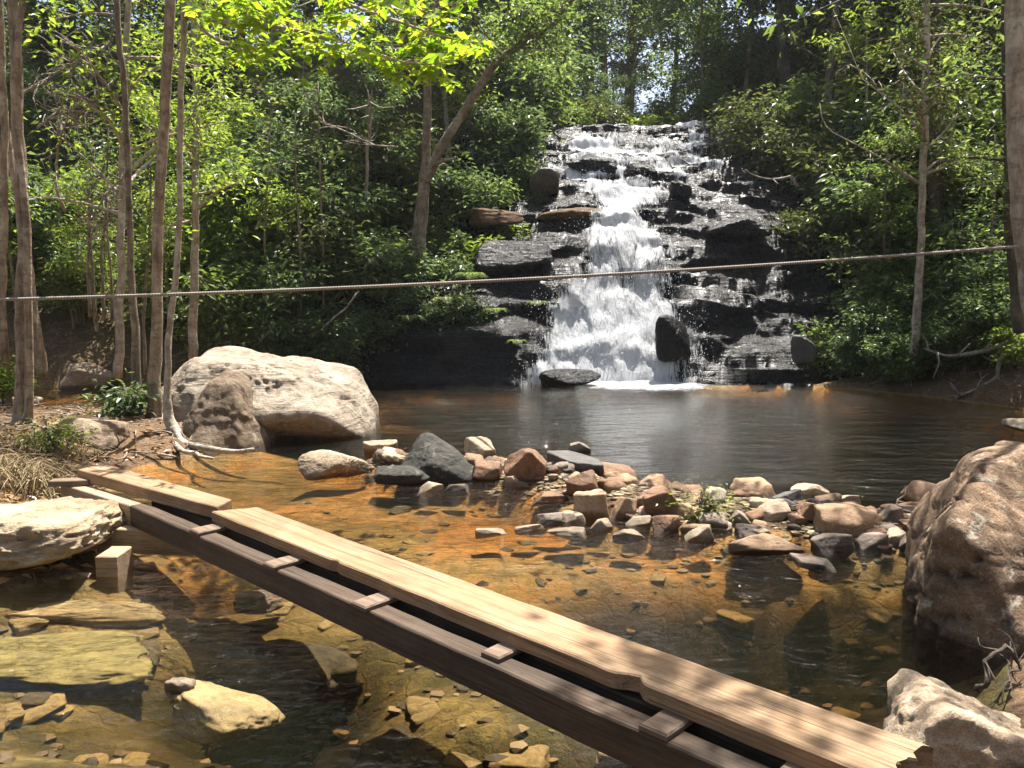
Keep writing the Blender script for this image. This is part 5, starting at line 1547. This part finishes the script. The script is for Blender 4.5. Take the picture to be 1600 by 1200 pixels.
# dry grass and root tangle on the left bank
rng = np.random.default_rng(31)
def grass(label, u0, v0, n, rad, zb, h, seed):
    rng = np.random.default_rng(seed)
    c = G(u0, v0, zb)
    tb = Tubes()
    for k in range(n):
        a, r = rng.uniform(0, 6.28), rad * math.sqrt(rng.random())
        x, y = c.x + math.cos(a) * r, c.y + math.sin(a) * r * 0.7
        z = gh(x, y) - 0.02
        a2 = rng.uniform(0, 6.28)
        L = h * rng.uniform(0.5, 1.2)
        d = np.array([math.cos(a2), math.sin(a2), 0])
        b0 = np.array([x - c.x, y - c.y, z - c.z])
        tb.add(catmull([b0, b0 + d * L * 0.3 + np.array([0, 0, L * 0.55]), b0 + d * L * 0.9 + np.array([0, 0, L * rng.uniform(-0.1, 0.5)])], 6), [0.005, 0.0015], 3)
    return tag(link('dry_grass', tb.mesh('dry_grass'), M['straw'], None, c), label, 'grass', kind='stuff')
grass('tangled dry straw grass spilling over the bank above the flat rock', 30, 735, 420, 0.55, 0.3, 0.36, 5)
grass('patch of dry grass around the foot of the thick tree', 60, 690, 160, 0.5, 0.3, 0.2, 6)
# fallen leaves
lv = Leaves()
n = 0
rng = np.random.default_rng(12)
xs, ys = [], []
while n < 9000:
    u = rng.uniform(-150, 520); v = rng.uniform(470, 880)
    if rng.random() < 0.25: u = rng.uniform(1250, 1650); v = rng.uniform(520, 660)
    p = G(u, v, 0.25) if v > 600 else A(u, v, rng.uniform(13.5, 19))
    xs.append(p.x); ys.append(p.y); n += 1
xs, ys = np.array(xs), np.array(ys)
zs = ground_h(xs, ys)
sd = signed_dist(xs, ys, WPOLY)
ok = sd < -0.02
xs, ys, zs = xs[ok], ys[ok], zs[ok]
nn = len(xs)
ax = rng.normal(size=(nn, 3)) * np.array([1, 1, 0.25])
nr = rng.normal(size=(nn, 3)) * 0.4 + np.array([0, 0, 1.0])
l = rng.uniform(0.05, 0.11, nn)
lv.add(P3(xs, ys, zs + 0.012), ax, nr, l, l * 0.45)
tag(link('leaf_litter', lv.mesh('leaf_litter'), M['leaf_litter']), 'brown fallen leaves lying over the soil of the banks', 'leaf litter', kind='stuff')

# ------------------------------------------------------------------ rope across the stream
a, b_ = A(-70, 470, 8.15), A(1592, 385, 9.05)
ts = np.linspace(0, 1, 60)
pts = np.array([np.array(a) * (1 - t_) + np.array(b_) * t_ for t_ in ts])
pts[:, 2] -= 0.075 * 4 * ts * (1 - ts)
tb = Tubes()
tb.add(pts - np.array(a), 0.016, 8, 0.06, 3)
tag(link('rope', tb.mesh('rope'), M['rope'], None, a), 'long grey rope stretched across the stream between the bank trees', 'rope')

# ------------------------------------------------------------------ sunlit haze under the trees
bm = bmesh.new()
bmesh.ops.create_cube(bm, size=1.0, matrix=Matrix.Translation((0, 55, 9.5)) @ Matrix.Diagonal((230, 200, 26, 1)))
me = bpy.data.meshes.new('haze')
bm.to_mesh(me); bm.free()
m, t, out = nt('thin pale haze')
pv = t.nodes.new('ShaderNodeVolumePrincipled')
pv.inputs['Color'].default_value = (0.92, 0.96, 1.0, 1)
pv.inputs['Density'].default_value = 0.0004
pv.inputs['Anisotropy'].default_value = 0.3
t.links.new(pv.outputs[0], out.inputs['Volume'])
tag(link('haze', me, m), 'thin pale haze hanging between the trees', 'haze', kind='stuff')

# twigs lying about on the banks
rng = np.random.default_rng(44)
tb = Tubes()
for _ in range(420):
    u, v = (rng.uniform(-60, 420), rng.uniform(600, 760)) if rng.random() < 0.75 else (rng.uniform(1330, 1640), rng.uniform(575, 640))
    p = G(u, v, 0.25)
    if poly_in(p.x, p.y) > 0.05: continue
    a_ = rng.uniform(0, 6.28); L = rng.uniform(0.10, 0.45)
    d_ = np.array([math.cos(a_), math.sin(a_), 0])
    q0 = np.array([p.x, p.y, gh(p.x, p.y) + 0.015])
    q1 = q0 + d_ * L
    q1[2] = max(gh(q1[0], q1[1]) + 0.02, 0.0) + rng.uniform(0, 0.05)
    tb.add(catmull([q0, (q0 + q1) / 2 + rng.normal(size=3) * 0.02, q1], 5), [rng.uniform(0.004, 0.011), 0.003], 4)
tag(link('fallen_twigs', tb.mesh('fallen_twigs'), M['twig_dead']), 'pale fallen twigs scattered over the soil of the banks', 'twigs', kind='stuff')
